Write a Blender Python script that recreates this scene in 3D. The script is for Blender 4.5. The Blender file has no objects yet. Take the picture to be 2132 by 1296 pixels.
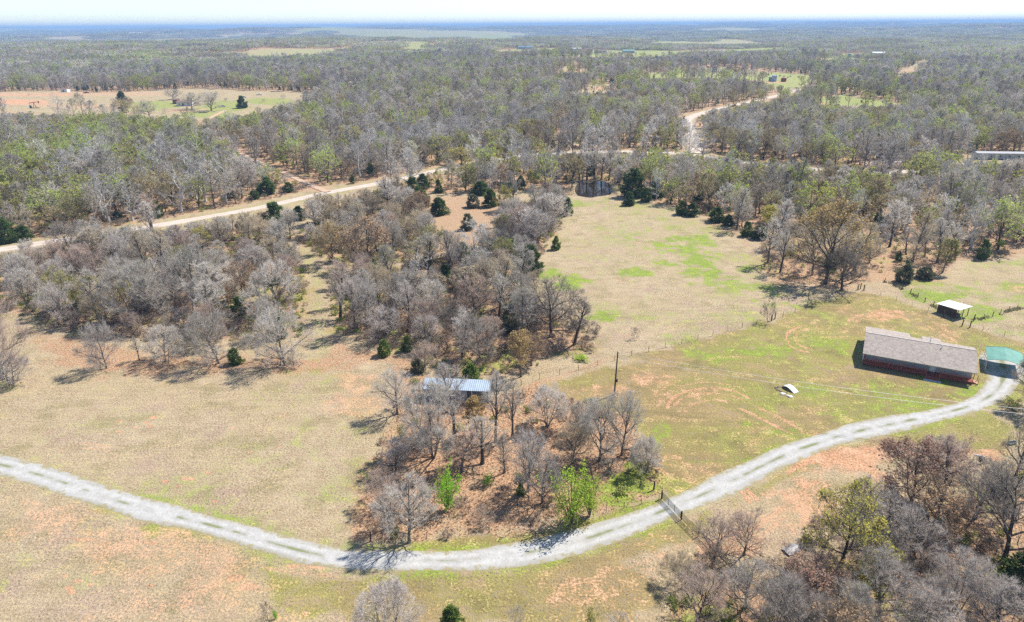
import bpy, math, random
import numpy as np
from mathutils import Vector, Matrix

rnd = random.Random(7)
SC = bpy.context.scene
COL = SC.collection

# ------------------------------------------------------------------ camera
CAMH, FPX, PITCH, ROLL = 60.0, 1421.0, math.radians(22.7), math.radians(0.4)
FW = np.array([0, math.cos(PITCH), -math.sin(PITCH)])
U0 = np.array([0, math.sin(PITCH), math.cos(PITCH)])
R0 = np.array([1.0, 0, 0])
RV = R0 * math.cos(ROLL) - U0 * math.sin(ROLL)
UV = U0 * math.cos(ROLL) + R0 * math.sin(ROLL)
cd = bpy.data.cameras.new('camera')
cam = bpy.data.objects.new('camera', cd)
COL.objects.link(cam)
cam.matrix_world = Matrix(((RV[0], UV[0], -FW[0], 0), (RV[1], UV[1], -FW[1], 0), (RV[2], UV[2], -FW[2], CAMH), (0, 0, 0, 1)))
cd.sensor_width = 36.0
cd.lens = 36.0 * FPX / 2132.0
cd.clip_start = 1.0
cd.clip_end = 80000.0
SC.camera = cam

# ------------------------------------------------------------------ sky, sun, exposure
SUN_EL, SUN_AZ = math.radians(52), math.radians(56)      # azimuth from +Y towards +X
W = bpy.data.worlds.new('World')
SC.world = W
W.use_nodes = True
nt = W.node_tree
sky = nt.nodes.new('ShaderNodeTexSky')
sky.sky_type = 'NISHITA'
sky.sun_disc = False
sky.sun_elevation = SUN_EL
sky.sun_rotation = SUN_AZ
sky.air_density = 1.0
sky.dust_density = 0.0
sky.ozone_density = 2.5
sky.altitude = 1200
nt.links.new(sky.outputs[0], nt.nodes['Background'].inputs[0])
nt.nodes['Background'].inputs[1].default_value = 0.118
sl = bpy.data.lights.new('sun', 'SUN')
sl.energy = 5.0
sl.angle = math.radians(0.5)
sl.color = (1.0, 0.95, 0.87)
so = bpy.data.objects.new('sun', sl)
COL.objects.link(so)
sd = Vector((math.sin(SUN_AZ) * math.cos(SUN_EL), math.cos(SUN_AZ) * math.cos(SUN_EL), math.sin(SUN_EL)))
so.rotation_euler = sd.to_track_quat('Z', 'Y').to_euler()
so.location = (60, 40, 90)
SC.view_settings.view_transform = 'Standard'
SC.view_settings.look = 'None'
SC.view_settings.gamma = 1.0
SC.view_settings.use_curve_mapping = False
SC.view_settings.exposure = 0.6
SC.cycles.max_bounces = 5
SC.cycles.diffuse_bounces = 2
SC.cycles.glossy_bounces = 2
SC.cycles.transmission_bounces = 2
SC.cycles.transparent_max_bounces = 8
SC.cycles.volume_bounces = 0
SC.cycles.use_denoising = False
SC.cycles.use_adaptive_sampling = True
SC.cycles.adaptive_threshold = 0.02

# ------------------------------------------------------------------ noise, terrain, picture point -> ground point
_rs = np.random.RandomState(11)
_TAB = _rs.rand(256, 256)


def vnoise(x, y, s, seed=0):
    x = np.asarray(x, float) / s + seed * 37.3
    y = np.asarray(y, float) / s + seed * 91.7
    xi, yi = np.floor(x).astype(int), np.floor(y).astype(int)
    fx, fy = x - xi, y - yi
    fx, fy = fx * fx * (3 - 2 * fx), fy * fy * (3 - 2 * fy)
    a, b = _TAB[xi & 255, yi & 255], _TAB[(xi + 1) & 255, yi & 255]
    c, d = _TAB[xi & 255, (yi + 1) & 255], _TAB[(xi + 1) & 255, (yi + 1) & 255]
    return (a * (1 - fx) + b * fx) * (1 - fy) + (c * (1 - fx) + d * fx) * fy


def fbm(x, y, s, seed=0, o=4):
    v, a, t = 0, 1.0, 0
    for k in range(o):
        v = v + a * vnoise(x, y, s / 2 ** k, seed + k * 3)
        t += a
        a *= 0.55
    return v / t


def sst(a, b, x):
    t = np.clip((x - a) / (b - a), 0, 1)
    return t * t * (3 - 2 * t)


def hgt(x, y):
    r = np.hypot(x, y)
    h = sst(420, 1500, r) * (fbm(x, y, 700, 5, 3) - 0.5) * 64
    h = h + sst(1500, 5000, r) * (fbm(x, y, 2300, 9, 3) - 0.45) * 95
    h = h + sst(5000, 12000, r) * (14 + (fbm(x, y, 3800, 4, 2) - 0.42) * 80)
    return h + (fbm(x, y, 16, 2, 3) - 0.5) * 0.28 * (1 - sst(100, 300, r))


def ray(px, py):
    return FW + RV * (px - 1066) / FPX + UV * (648 - py) / FPX


def G(px, py, z=None):
    d = ray(px, py)
    if z is not None:
        t = (z - CAMH) / d[2]
        return np.array([0, 0, CAMH]) + d * t
    t = -CAMH / min(d[2], -0.0025)
    if t < 400:
        p = d * t
        p[2] = float(hgt(p[0], p[1]))
        return p
    ts = np.geomspace(300, 14000, 900)
    X, Y, Z = d[0] * ts, d[1] * ts, CAMH + d[2] * ts
    below = np.nonzero(Z < hgt(X, Y))[0]
    k = below[0] if len(below) else len(ts) - 1
    return np.array([X[k], Y[k], float(hgt(X[k], Y[k]))])


def top_z(b, px, py):
    d = ray(px, py)
    return CAMH + d[2] * b[1] / d[1]


def depth(b):
    return float((np.asarray(b) - np.array([0, 0, CAMH])) @ FW)


def wpoly(pts):
    return np.array([G(*p)[:2] for p in pts])


def in_poly(x, y, P):
    x, y = np.asarray(x), np.asarray(y)
    res = np.zeros(x.shape, bool)
    j = len(P) - 1
    for i in range(len(P)):
        (xi, yi), (xj, yj) = P[i], P[j]
        c = ((yi > y) != (yj > y)) & (x < (xj - xi) * (y - yi) / (yj - yi + 1e-12) + xi)
        res ^= c
        j = i
    return res


def dist_line(x, y, P, closed=False):
    x, y = np.asarray(x), np.asarray(y)
    d = np.full(x.shape, 1e9)
    n = len(P)
    for i in range(n if closed else n - 1):
        a, b = P[i], P[(i + 1) % n]
        ab = b - a
        t = np.clip(((x - a[0]) * ab[0] + (y - a[1]) * ab[1]) / (ab @ ab + 1e-9), 0, 1)
        d = np.minimum(d, np.hypot(x - a[0] - t * ab[0], y - a[1] - t * ab[1]))
    return d


def smooth_line(P, n=6):
    P = np.asarray(P, float)
    out = []
    for i in range(len(P) - 1):
        p0, p1, p2, p3 = P[max(i - 1, 0)], P[i], P[i + 1], P[min(i + 2, len(P) - 1)]
        for k in range(n):
            t = k / n
            out.append(0.5 * (2 * p1 + (p2 - p0) * t + (2 * p0 - 5 * p1 + 4 * p2 - p3) * t * t + (3 * p1 - p0 - 3 * p2 + p3) * t ** 3))
    out.append(P[-1])
    return np.array(out)


# ------------------------------------------------------------------ material helpers
class NT:
    def __init__(s, name):
        s.m = bpy.data.materials.new(name)
        s.m.use_nodes = True
        s.t = s.m.node_tree
        s.b = s.t.nodes['Principled BSDF']
        s.b.inputs['Roughness'].default_value = 0.9
        s.b.inputs['Specular IOR Level'].default_value = 0.2

    def n(s, t, **kw):
        o = s.t.nodes.new(t)
        for k, v in kw.items():
            setattr(o, k, v)
        return o

    def l(s, a, b):
        s.t.links.new(a, b)

    def pos(s):
        return s.n('ShaderNodeNewGeometry').outputs['Position']

    def noise(s, scale, detail=3, rough=0.55, vec=None, dist=0.0):
        o = s.n('ShaderNodeTexNoise')
        o.inputs['Scale'].default_value = scale
        o.inputs['Detail'].default_value = detail
        o.inputs['Roughness'].default_value = rough
        o.inputs['Distortion'].default_value = dist
        s.l(vec if vec is not None else s.pos(), o.inputs['Vector'])
        return o.outputs['Fac']

    def math(s, op, a, b=None, c=None, clamp=False):
        o = s.n('ShaderNodeMath', operation=op, use_clamp=clamp)
        for i, v in enumerate((a, b, c)):
            if v is None:
                continue
            if isinstance(v, (int, float)):
                o.inputs[i].default_value = v
            else:
                s.l(v, o.inputs[i])
        return o.outputs[0]

    def rng(s, v, a, b, c=0.0, d=1.0, smooth=True):
        o = s.n('ShaderNodeMapRange', interpolation_type='SMOOTHSTEP' if smooth else 'LINEAR')
        s.l(v, o.inputs[0])
        for i, k in enumerate((a, b, c, d)):
            o.inputs[i + 1].default_value = k
        return o.outputs[0]

    def mix(s, f, a, b, mode='MIX'):
        o = s.n('ShaderNodeMix', data_type='RGBA', blend_type=mode)
        for sock, v in ((o.inputs[0], f), (o.inputs[6], a), (o.inputs[7], b)):
            if isinstance(v, (int, float)):
                sock.default_value = v
            elif isinstance(v, tuple):
                sock.default_value = (*v, 1) if len(v) == 3 else v
            else:
                s.l(v, sock)
        return o.outputs[2]

    def scale_col(s, col, f):
        o = s.n('ShaderNodeVectorMath', operation='SCALE')
        if isinstance(col, tuple):
            o.inputs[0].default_value = col
        else:
            s.l(col, o.inputs[0])
        s.l(f, o.inputs['Scale'])
        return o.outputs[0]

    def bump(s, h, strength=0.5, dist=0.1):
        o = s.n('ShaderNodeBump')
        o.inputs['Strength'].default_value = strength
        o.inputs['Distance'].default_value = dist
        s.l(h, o.inputs['Height'])
        s.l(o.outputs[0], s.b.inputs['Normal'])

    def col(s, c):
        s.l(c, s.b.inputs['Base Color'])
        return s.m


def plain(name, c, rough=0.8, metal=0.0, var=0.18, scale=2.0, bump=0.0, spec=0.3):
    t = NT(name)
    t.b.inputs['Roughness'].default_value = rough
    t.b.inputs['Metallic'].default_value = metal
    t.b.inputs['Specular IOR Level'].default_value = spec
    v = t.noise(scale, 4)
    t.col(t.scale_col(c, t.rng(v, 0.25, 0.75, 1 - var, 1 + var, False)))
    if bump:
        t.bump(t.noise(scale * 5, 3), bump, 0.03)
    return t.m


def leafy(name, c, use_obj=False, var=0.35, trans=0.35, hue=None, stands=False):
    t = NT(name)
    oi = t.n('ShaderNodeObjectInfo')
    base = oi.outputs['Color'] if use_obj else None
    if base is None:
        rr = t.n('ShaderNodeRGB')
        rr.outputs[0].default_value = (*c, 1)
        base = rr.outputs[0]
    if hue is not None:
        base = t.mix(oi.outputs['Random'], base, hue)
    if stands:      # whole stands of one kind: olive with buds, or darker oak
        n1, n2 = t.noise(0.0062, 4, 0.6), t.noise(0.0041, 4, 0.6)
        base = t.mix(t.rng(n1, 0.50, 0.64, 0, 0.75), base, (0.47, 0.49, 0.21))
        base = t.mix(t.rng(n2, 0.50, 0.66, 0, 0.75), base, (0.29, 0.26, 0.235))
    ge = t.n('ShaderNodeNewGeometry')
    f = t.rng(ge.outputs['Random Per Island'], 0, 1, 1 - var, 1 + var, False)
    f2 = t.rng(oi.outputs['Random'], 0, 1, 0.82, 1.18, False)
    c2 = t.scale_col(base, t.math('MULTIPLY', f, f2))
    d = t.n('ShaderNodeBsdfDiffuse')
    tr = t.n('ShaderNodeBsdfTranslucent')
    mx = t.n('ShaderNodeMixShader')
    mx.inputs[0].default_value = trans
    t.l(c2, d.inputs[0])
    t.l(c2, tr.inputs[0])
    t.l(d.outputs[0], mx.inputs[1])
    t.l(tr.outputs[0], mx.inputs[2])
    t.l(mx.outputs[0], t.t.nodes['Material Output'].inputs[0])
    t.t.nodes.remove(t.b)
    return t.m


# ------------------------------------------------------------------ mesh helpers
def cross3(a, b):
    return np.array((a[1] * b[2] - a[2] * b[1], a[2] * b[0] - a[0] * b[2], a[0] * b[1] - a[1] * b[0]))


def unit(v):
    return v / (math.sqrt(v[0] * v[0] + v[1] * v[1] + v[2] * v[2]) + 1e-9)


class MB:
    def __init__(s):
        s.v, s.f, s.mi = [], [], []

    def face(s, *idx, m=0):
        s.f.append(idx)
        s.mi.append(m)

    def quad(s, a, b, c, d, m=0):
        n = len(s.v)
        s.v += [tuple(a), tuple(b), tuple(c), tuple(d)]
        s.face(n, n + 1, n + 2, n + 3, m=m)

    def hexa(s, p, m=0):
        n = len(s.v)
        s.v += [tuple(q) for q in p]
        for q in ((3, 2, 1, 0), (4, 5, 6, 7), (0, 1, 5, 4), (1, 2, 6, 5), (2, 3, 7, 6), (3, 0, 4, 7)):
            s.face(*[n + k for k in q], m=m)
        return s

    def box(s, x0, x1, y0, y1, z0, z1, m=0):
        return s.hexa([(x0, y0, z0), (x1, y0, z0), (x1, y1, z0), (x0, y1, z0), (x0, y0, z1), (x1, y0, z1), (x1, y1, z1), (x0, y1, z1)], m)

    def tube(s, pts, rad, k=6, m=0, cap=True):
        pts = [np.asarray(p, float) for p in pts]
        n0 = len(s.v)
        for i, p in enumerate(pts):
            d = pts[min(i + 1, len(pts) - 1)] - pts[max(i - 1, 0)]
            d = unit(d)
            a = unit(cross3(d, (0.31, 0.17, 0.93) if abs(d[2]) < 0.9 else (1, 0.1, 0)))
            b = cross3(d, a)
            r = rad[i] if hasattr(rad, '__len__') else rad
            for j in range(k):
                q = p + (a * math.cos(6.2832 * j / k) + b * math.sin(6.2832 * j / k)) * r
                s.v.append((q[0], q[1], q[2]))
        for i in range(len(pts) - 1):
            for j in range(k):
                a0, a1 = n0 + i * k + j, n0 + i * k + (j + 1) % k
                s.face(a0, a1, a1 + k, a0 + k, m=m)
        if cap:
            e = n0 + (len(pts) - 1) * k
            s.face(*[e + j for j in range(k)], m=m)
            s.face(*[n0 + k - 1 - j for j in range(k)], m=m)
        return s

    def mesh(s, name, mats):
        me = bpy.data.meshes.new(name)
        me.from_pydata(s.v, [], s.f)
        for m in (mats if isinstance(mats, (list, tuple)) else [mats]):
            me.materials.append(m)
        if any(s.mi):
            me.polygons.foreach_set('material_index', s.mi)
        me.update()
        return me

    def build(s, name, mats, parent=None):
        return link(name, s.mesh(name, mats), parent)


def link(name, me, parent=None):
    o = bpy.data.objects.new(name, me)
    COL.objects.link(o)
    o.parent = parent
    return o


def tag(o, label=None, cat=None, group=None, kind=None):
    if label:
        o['label'] = label
    if cat:
        o['category'] = cat
    if group:
        o['group'] = group
    if kind:
        o['kind'] = kind
    return o


def empty(name, loc, rz=0, label=None, cat=None, group=None):
    o = bpy.data.objects.new(name, None)
    COL.objects.link(o)
    o.empty_display_size = 0.3
    o.location = tuple(loc)
    o.rotation_euler = (0, 0, rz)
    return tag(o, label, cat, group)


def np_mesh(name, verts, quads, mat, smooth=False):
    me = bpy.data.meshes.new(name)
    verts = np.asarray(verts, np.float32)
    quads = np.asarray(quads, np.int32)
    k = quads.shape[1]
    me.vertices.add(len(verts))
    me.vertices.foreach_set('co', verts.ravel())
    me.loops.add(quads.size)
    me.loops.foreach_set('vertex_index', quads.ravel())
    me.polygons.add(len(quads))
    me.polygons.foreach_set('loop_start', np.arange(0, quads.size, k, dtype=np.int32))
    me.update(calc_edges=True)
    if smooth:
        me.polygons.foreach_set('use_smooth', np.ones(len(quads), bool))
    me.materials.append(mat)
    return me


# ------------------------------------------------------------------ layout lines (measured in the photograph, laid on the ground)
DRIVE = smooth_line(wpoly([(-260, 915), (-120, 940), (0, 968), (90, 992), (190, 1026), (300, 1060), (400, 1085), (480, 1106), (560, 1129), (650, 1153), (740, 1166), (850, 1168),
                           (960, 1168), (1050, 1159), (1150, 1141), (1250, 1112), (1330, 1085), (1400, 1057), (1480, 1023), (1560, 984), (1640, 946), (1720, 917),
                           (1800, 895), (1880, 879), (1960, 862), (2020, 845), (2062, 824), (2084, 800), (2090, 776), (2088, 757), (2086, 742)]), 8)
ROAD_A = smooth_line(wpoly([(-400, 575), (-200, 553), (0, 521), (100, 505), (200, 490), (330, 470), (410, 456), (540, 433), (680, 402), (780, 384), (870, 365), (960, 345), (1050, 330),
                            (1120, 322), (1240, 317), (1330, 317), (1420, 321), (1550, 338), (1680, 352), (1810, 359), (1960, 356), (2200, 352)]), 8)
ROAD_B = smooth_line(wpoly([(1452, 321), (1446, 300), (1438, 280), (1430, 262), (1432, 250), (1450, 241), (1500, 227), (1560, 213), (1620, 200), (1668, 186)]), 8)
TRAIL_C = smooth_line(wpoly([(682, 401), (650, 388), (600, 365), (560, 348), (520, 330), (480, 308), (440, 290), (416, 272), (440, 246), (468, 231)]), 8)
TRAIL_D = smooth_line(wpoly([(150, 141), (178, 137), (181, 126), (165, 120), (152, 113)]), 8)
TRAIL_E = smooth_line(wpoly([(1800, 340), (1900, 338), (1990, 342), (2132, 338), (2300, 335)]), 6)

CLEAR = [wpoly(p) for p in (
    [(-200, 198), (0, 192), (120, 190), (240, 193), (420, 185), (640, 193), (690, 205), (600, 236), (520, 246), (440, 250), (330, 250), (250, 238), (130, 240), (0, 248), (-200, 255)],
    [(1030, 106), (1120, 101), (1230, 103), (1300, 107), (1420, 106), (1660, 96), (1660, 102), (1500, 117), (1420, 118), (1250, 121), (1100, 118), (1040, 116)],
    [(1150, 141), (1190, 138), (1232, 145), (1215, 154), (1165, 152)],
    [(1205, 178), (1260, 175), (1300, 182), (1280, 196), (1220, 194)],
    [(1325, 156), (1420, 145), (1500, 140), (1590, 150), (1700, 158), (1712, 166), (1680, 180), (1640, 188), (1610, 185), (1570, 168), (1490, 163), (1400, 162), (1350, 166)],
    [(1690, 116), (1760, 112), (1860, 116), (1880, 122), (1780, 127), (1720, 125)],
    [(1855, 158), (1900, 138), (1925, 124), (1948, 124), (1935, 137), (1890, 158), (1870, 166)],
    [(1690, 206), (1760, 196), (1800, 205), (1880, 214), (1870, 224), (1740, 222)],
    [(1980, 330), (2040, 318), (2132, 318), (2300, 318), (2300, 352), (2132, 350), (2010, 345)],
    [(1660, 500), (1740, 480), (1850, 490), (1850, 505), (1760, 516), (1680, 515)],
    [(1420, 235), (1470, 245), (1480, 262), (1440, 262)],
    [(1198, 378), (1284, 378), (1286, 414), (1194, 414)],
    [(90, 76), (200, 82), (200, 87), (90, 86)], [(480, 67), (560, 69), (560, 73), (480, 72)],
    [(1780, 180), (1860, 178), (1900, 186), (1850, 192), (1790, 189)],
    [(1150, 296), (1300, 300), (1300, 306), (1150, 303)],
)]
FARWOOD_EDGE = [(-500, 560), (-200, 535), (0, 508), (100, 495), (200, 480), (330, 458), (420, 442), (540, 420), (680, 388), (780, 378), (800, 395), (870, 405), (1000, 402), (1100, 398), (1186, 404),
                (1196, 384), (1284, 384), (1290, 405), (1400, 430), (1480, 456), (1580, 500), (1596, 575), (1680, 584), (1750, 588), (1830, 568), (1890, 582), (1960, 570), (2012, 525), (2085, 537), (2132, 515), (2350, 505), (2700, 500)]
_e = wpoly(FARWOOD_EDGE)
FAR_OPEN = np.vstack([_e, [[260, 60], [200, -60], [-200, -60], [-260, 60]]])      # everything this side of the far wood
WOOD_WEST = wpoly([(-160, 600), (0, 545), (60, 525), (200, 500), (330, 482), (420, 482), (520, 470), (600, 485), (628, 540), (645, 620), (640, 700), (560, 705), (440, 715), (330, 705), (200, 710), (130, 690), (60, 660), (0, 655), (-160, 690)])
WOOD_NORTH = wpoly([(610, 505), (640, 470), (720, 430), (790, 400), (850, 425), (880, 470), (900, 515), (850, 545), (740, 550), (690, 545)])
WOOD_MID = wpoly([(690, 600), (800, 565), (900, 545), (960, 520), (1050, 510), (1030, 460), (1080, 425), (1150, 412), (1182, 420), (1170, 450), (1140, 520), (1100, 565), (1090, 620), (1180, 660), (1240, 690), (1245, 735),
                  (1170, 740), (1100, 770), (1000, 785), (930, 780), (860, 745), (760, 715), (695, 690)])
WOOD_SE = wpoly([(1400, 1230), (1460, 1180), (1560, 1170), (1700, 1180), (1830, 1110), (1900, 1060), (1990, 1050), (2060, 1000), (2132, 960), (2400, 930), (2400, 1500), (1350, 1500)])
BROWN_MEADOW = wpoly([(820, 425), (860, 412), (950, 405), (1060, 415), (1040, 470), (1045, 505), (960, 515), (900, 540), (870, 470)])
MID_TRAIL = smooth_line(wpoly([(630, 520), (655, 570), (660, 640), (668, 700), (660, 745)]), 6)

# ------------------------------------------------------------------ ground
ang = np.concatenate([np.linspace(-180, -64, 14, endpoint=False), np.linspace(-64, -46, 24, endpoint=False), np.linspace(-46, 46, 500, endpoint=False), np.linspace(46, 64, 24, endpoint=False), np.linspace(64, 180, 14)])
ang = np.radians(ang)
rr_ = [2.0, 12.0, 25.0]
r = 38.0
while r < 24000:
    rr_.append(r)
    r *= 1.0036 if r < 230 else (1.0085 if r < 1200 else 1.022)
rr_ = np.array(rr_)
A_, R_ = np.meshgrid(ang, rr_)
GX, GY = (R_ * np.sin(A_)).ravel(), (R_ * np.cos(A_)).ravel()
GZ = hgt(GX, GY)
GR = R_.ravel()
zones = np.zeros((len(GX), 4), np.float32)          # green, bare red dirt, leaf litter, lawn
n_big, n_mid, n_small = fbm(GX, GY, 22, 21), fbm(GX, GY, 6, 31, 3), fbm(GX, GY, 1.6, 41, 2)


def paint(ch, P, soft, amt, ragged=1.0, mode='max', noise=None):
    x0, y0 = P.min(0) - soft * 2
    x1, y1 = P.max(0) + soft * 2
    k = np.nonzero((GX > x0) & (GX < x1) & (GY > y0) & (GY < y1))[0]
    if not len(k):
        return
    x, y = GX[k], GY[k]
    d = dist_line(x, y, P, True) * np.where(in_poly(x, y, P), 1, -1) + (n_mid[k] - 0.5) * soft * 2.2 * ragged + (n_small[k] - 0.5) * soft * ragged
    m = sst(-soft * 0.5, soft * 0.7, d) * amt
    if noise is not None:
        m = m * noise[k]
    if mode == 'max':
        zones[k, ch] = np.maximum(zones[k, ch], m)
    elif mode == 'erase':
        zones[k, ch] *= (1 - m)


def stroke(ch, P, w, amt, noise=True):
    x0, y0 = P.min(0) - w * 3
    x1, y1 = P.max(0) + w * 3
    k = np.nonzero((GX > x0) & (GX < x1) & (GY > y0) & (GY < y1))[0]
    if not len(k):
        return
    d = dist_line(GX[k], GY[k], P) + (n_mid[k] - 0.5) * w * 0.8
    m = (1 - sst(w * 0.25, w * 0.85, d)) * min(amt * 1.25, 1)
    if noise:
        m = m * np.clip(0.45 + 1.2 * n_mid[k] * (0.5 + n_small[k]), 0, 1)
    zones[k, ch] = np.maximum(zones[k, ch], m)


def blob(ch, px, py, rx, ry, amt=1.0, soft=None, n=14):
    amt *= 0.92 if ch == 0 else 0.9
    P = wpoly([(px + rx * math.cos(6.283 * i / n), py + ry * math.sin(6.283 * i / n)) for i in range(n)])
    w = (P.max(0) - P.min(0)).min()
    paint(ch, P, soft or w * 0.7, amt, 1.3)


# woods: leaf litter everywhere the trees stand
inside_far = ~in_poly(GX, GY, FAR_OPEN) & (np.abs(np.arctan2(GX, GY)) < 1.3)
zones[inside_far & (GR > 120), 2] = 0.85
zones[:, 0] = np.maximum(zones[:, 0], 0.30 * sst(0.5, 0.72, n_mid) * inside_far)
def far_open(x, y):
    """natural openings of the far country: pastures between the tree belts"""
    r = np.hypot(x, y)
    a, b = fbm(x, y * .55, 330, 63, 3), fbm(x, y * .5, 900, 64, 3)
    return np.where(r < 4150, a - .565, b - .55) + np.where(r < 1330, -1, 0)


fo = sst(-.01, .02, far_open(GX, GY)) * inside_far
zones[:, 2] *= 1 - fo
zones[:, 0] = np.maximum(zones[:, 0], fo * (.22 + .42 * vnoise(GX, GY, 500, 7)))
for P in CLEAR:
    paint(2, P, 5, 1.0, 1.0, 'erase')
for P in (WOOD_WEST, WOOD_NORTH, WOOD_MID, WOOD_SE):
    paint(2, P, 5, 0.9)
    paint(0, P, 4, 0.5, 1.0, 'max', sst(0.42, 0.68, n_mid))
paint(2, BROWN_MEADOW, 4, 0.75)
COPSE = wpoly([(738, 1128), (745, 1060), (765, 990), (795, 900), (835, 830), (870, 790), (1010, 835), (1115, 800), (1180, 835), (1310, 870), (1340, 930), (1385, 995), (1375, 1040), (1250, 1072), (1150, 1098), (1000, 1112), (860, 1128)])
paint(2, COPSE, 3, 1.0)
paint(2, wpoly([(60, 690), (330, 730), (640, 745), (700, 700), (860, 745), (900, 800), (850, 860), (800, 760), (640, 770), (440, 775), (200, 790), (90, 760)]), 4, 0.95)
paint(2, wpoly([(1110, 800), (1250, 745), (1290, 740), (1250, 765), (1130, 805)]), 2, 0.7)
paint(2, wpoly([(1590, 590), (1700, 600), (1770, 612), (1830, 590), (1900, 600), (1960, 590), (2000, 545), (2132, 530), (2132, 510), (1580, 490)]), 4, 0.8)
paint(2, wpoly([(1470, 455), (1560, 490), (1600, 560), (1580, 580), (1540, 500), (1450, 465)]), 3, 0.6)
# green grass
FIELD = wpoly([(1180, 420), (1290, 410), (1400, 435), (1500, 475), (1590, 530), (1600, 590), (1720, 610), (1690, 635), (1450, 710), (1250, 745), (1240, 660), (1110, 600), (1130, 540)])
paint(0, FIELD, 5, 1.0, 1.0, 'max', .02 + .48 * sst(0.36, 0.72, n_mid * 0.55 + n_big * 0.45))
paint(0, wpoly([(1850, 590), (1960, 580), (2020, 545), (2132, 540), (2300, 540), (2300, 700), (2100, 700), (1960, 655)]), 3, 1.0, 1.0, 'max', .1 + .55 * sst(0.36, 0.7, n_mid))
for a in ((1400, 498, 60, 14), (1420, 520, 50, 16), (1475, 568, 52, 14), (1440, 545, 40, 12), (1370, 505, 30, 20), (1260, 660, 25, 14), (1545, 600, 60, 9), (1200, 425, 20, 10), (1190, 590, 25, 22), (1330, 575, 25, 12),
          (1500, 590, 40, 8), (1620, 635, 40, 10), (1580, 620, 30, 10), (1545, 560, 20, 8), (1150, 570, 25, 12), (1440, 510, 40, 10)):
    blob(0, *a, 1.0 if a[3] > 11 else 0.8)
blob(0, 1965, 618, 75, 13, 1.0)
for a in ((1905, 605, 30, 8), (1890, 618, 30, 5), (2040, 640, 45, 9), (2060, 668, 50, 10), (2100, 600, 30, 8), (2090, 690, 30, 10), (2020, 600, 30, 10)):
    blob(0, *a, 0.85)
# house yard lawn
YARD = wpoly([(1130, 800), (1250, 765), (1450, 712), (1700, 630), (1790, 604), (1850, 615), (1960, 660), (2132, 715), (2300, 760), (2300, 800), (2110, 845), (2000, 870), (1860, 895), (1720, 935), (1600, 985), (1480, 1035),
              (1400, 1062), (1385, 1000), (1345, 930), (1310, 870), (1180, 838)])
paint(3, YARD, 2.5, 0.9)
for a in ((1890, 815, 90, 14), (1800, 800, 50, 14), (1980, 820, 60, 10), (1560, 880, 40, 12), (1700, 815, 50, 9), (1480, 745, 50, 12), (1370, 905, 18, 30), (1600, 735, 60, 12), (1500, 960, 80, 14), (1420, 1010, 50, 14), (1740, 715, 40, 14), (1930, 840, 60, 8),
          (1960, 790, 60, 12), (1840, 790, 40, 10), (1760, 860, 60, 10), (1640, 900, 60, 10)):
    blob(0, *a, 0.72)
for a in ((2020, 810, 16, 8), (1215, 1010, 40, 16), (1290, 1000, 50, 26), (1255, 1040, 70, 16), (1320, 975, 30, 16), (310, 1105, 24, 12)):
    blob(0, *a, 0.95)
paint(0, YARD, 2, 1.0, 1.0, 'max', .56 * sst(0.38, 0.70, n_mid * 0.4 + n_big * 0.6))
paint(1, YARD, 3, 1.0, 1.0, 'max', .32 * sst(0.48, 0.74, fbm(GX, GY, 13, 57, 4)))
for P_ in ([(-200, 960), (200, 1050), (500, 1130), (700, 1200), (740, 1300), (300, 1400), (-200, 1400)], [(640, 780), (800, 770), (790, 900), (750, 1000), (735, 1130), (640, 1140), (700, 950)]):
    paint(1, wpoly(P_), 3, 1.0, 1.0, 'max', .46 * sst(0.42, 0.72, fbm(GX, GY, 11, 58, 4)))
# verges of the drive
paint(3, wpoly([(850, 1130), (1000, 1112), (1150, 1098), (1250, 1072), (1375, 1040), (1370, 1060), (1250, 1095), (1150, 1122), (1000, 1145), (860, 1152)]), 1.2, 1.0)
paint(3, wpoly([(560, 1190), (700, 1200), (900, 1195), (1080, 1180), (1250, 1140), (1400, 1085), (1550, 1015), (1650, 965), (1800, 910), (1960, 880), (2060, 850), (2090, 870), (2000, 910), (1800, 945), (1640, 1010), (1500, 1075), (1450, 1130), (1300, 1170),
                (1420, 1230), (1300, 1300), (1100, 1320), (900, 1310), (740, 1300), (560, 1260)]), 2.0, 0.8)
paint(3, wpoly([(1800, 905), (1960, 870), (2060, 850), (2132, 900), (2100, 950), (2000, 940), (1900, 930)]), 2, 0.9)
k_ = np.nonzero((GR < 190))[0]
dd = dist_line(GX[k_], GY[k_], DRIVE)
zones[k_, 0] = np.maximum(zones[k_, 0], (1 - sst(2.0, 4.2, dd)) * np.clip(n_mid[k_] * 1.5 - 0.2, 0, 1) * 0.75)
zones[k_, 2] *= sst(1.5, 4.0, dd)
# left field: weak green mottling
paint(0, wpoly([(-200, 800), (150, 800), (400, 790), (640, 780), (800, 770), (790, 900), (750, 1000), (700, 1120), (400, 1060), (200, 1005), (0, 945), (-200, 900)]), 4, 1.0, 1, 'max', -.05 + .42 * sst(0.36, 0.72, n_mid * 0.55 + n_big * 0.45))
paint(0, wpoly([(-200, 960), (200, 1050), (500, 1130), (700, 1200), (740, 1300), (300, 1400), (-200, 1400)]), 4, 1.0, 1, 'max', -.08 + .42 * sst(0.38, 0.74, n_mid * 0.6 + n_big * 0.4))
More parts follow.
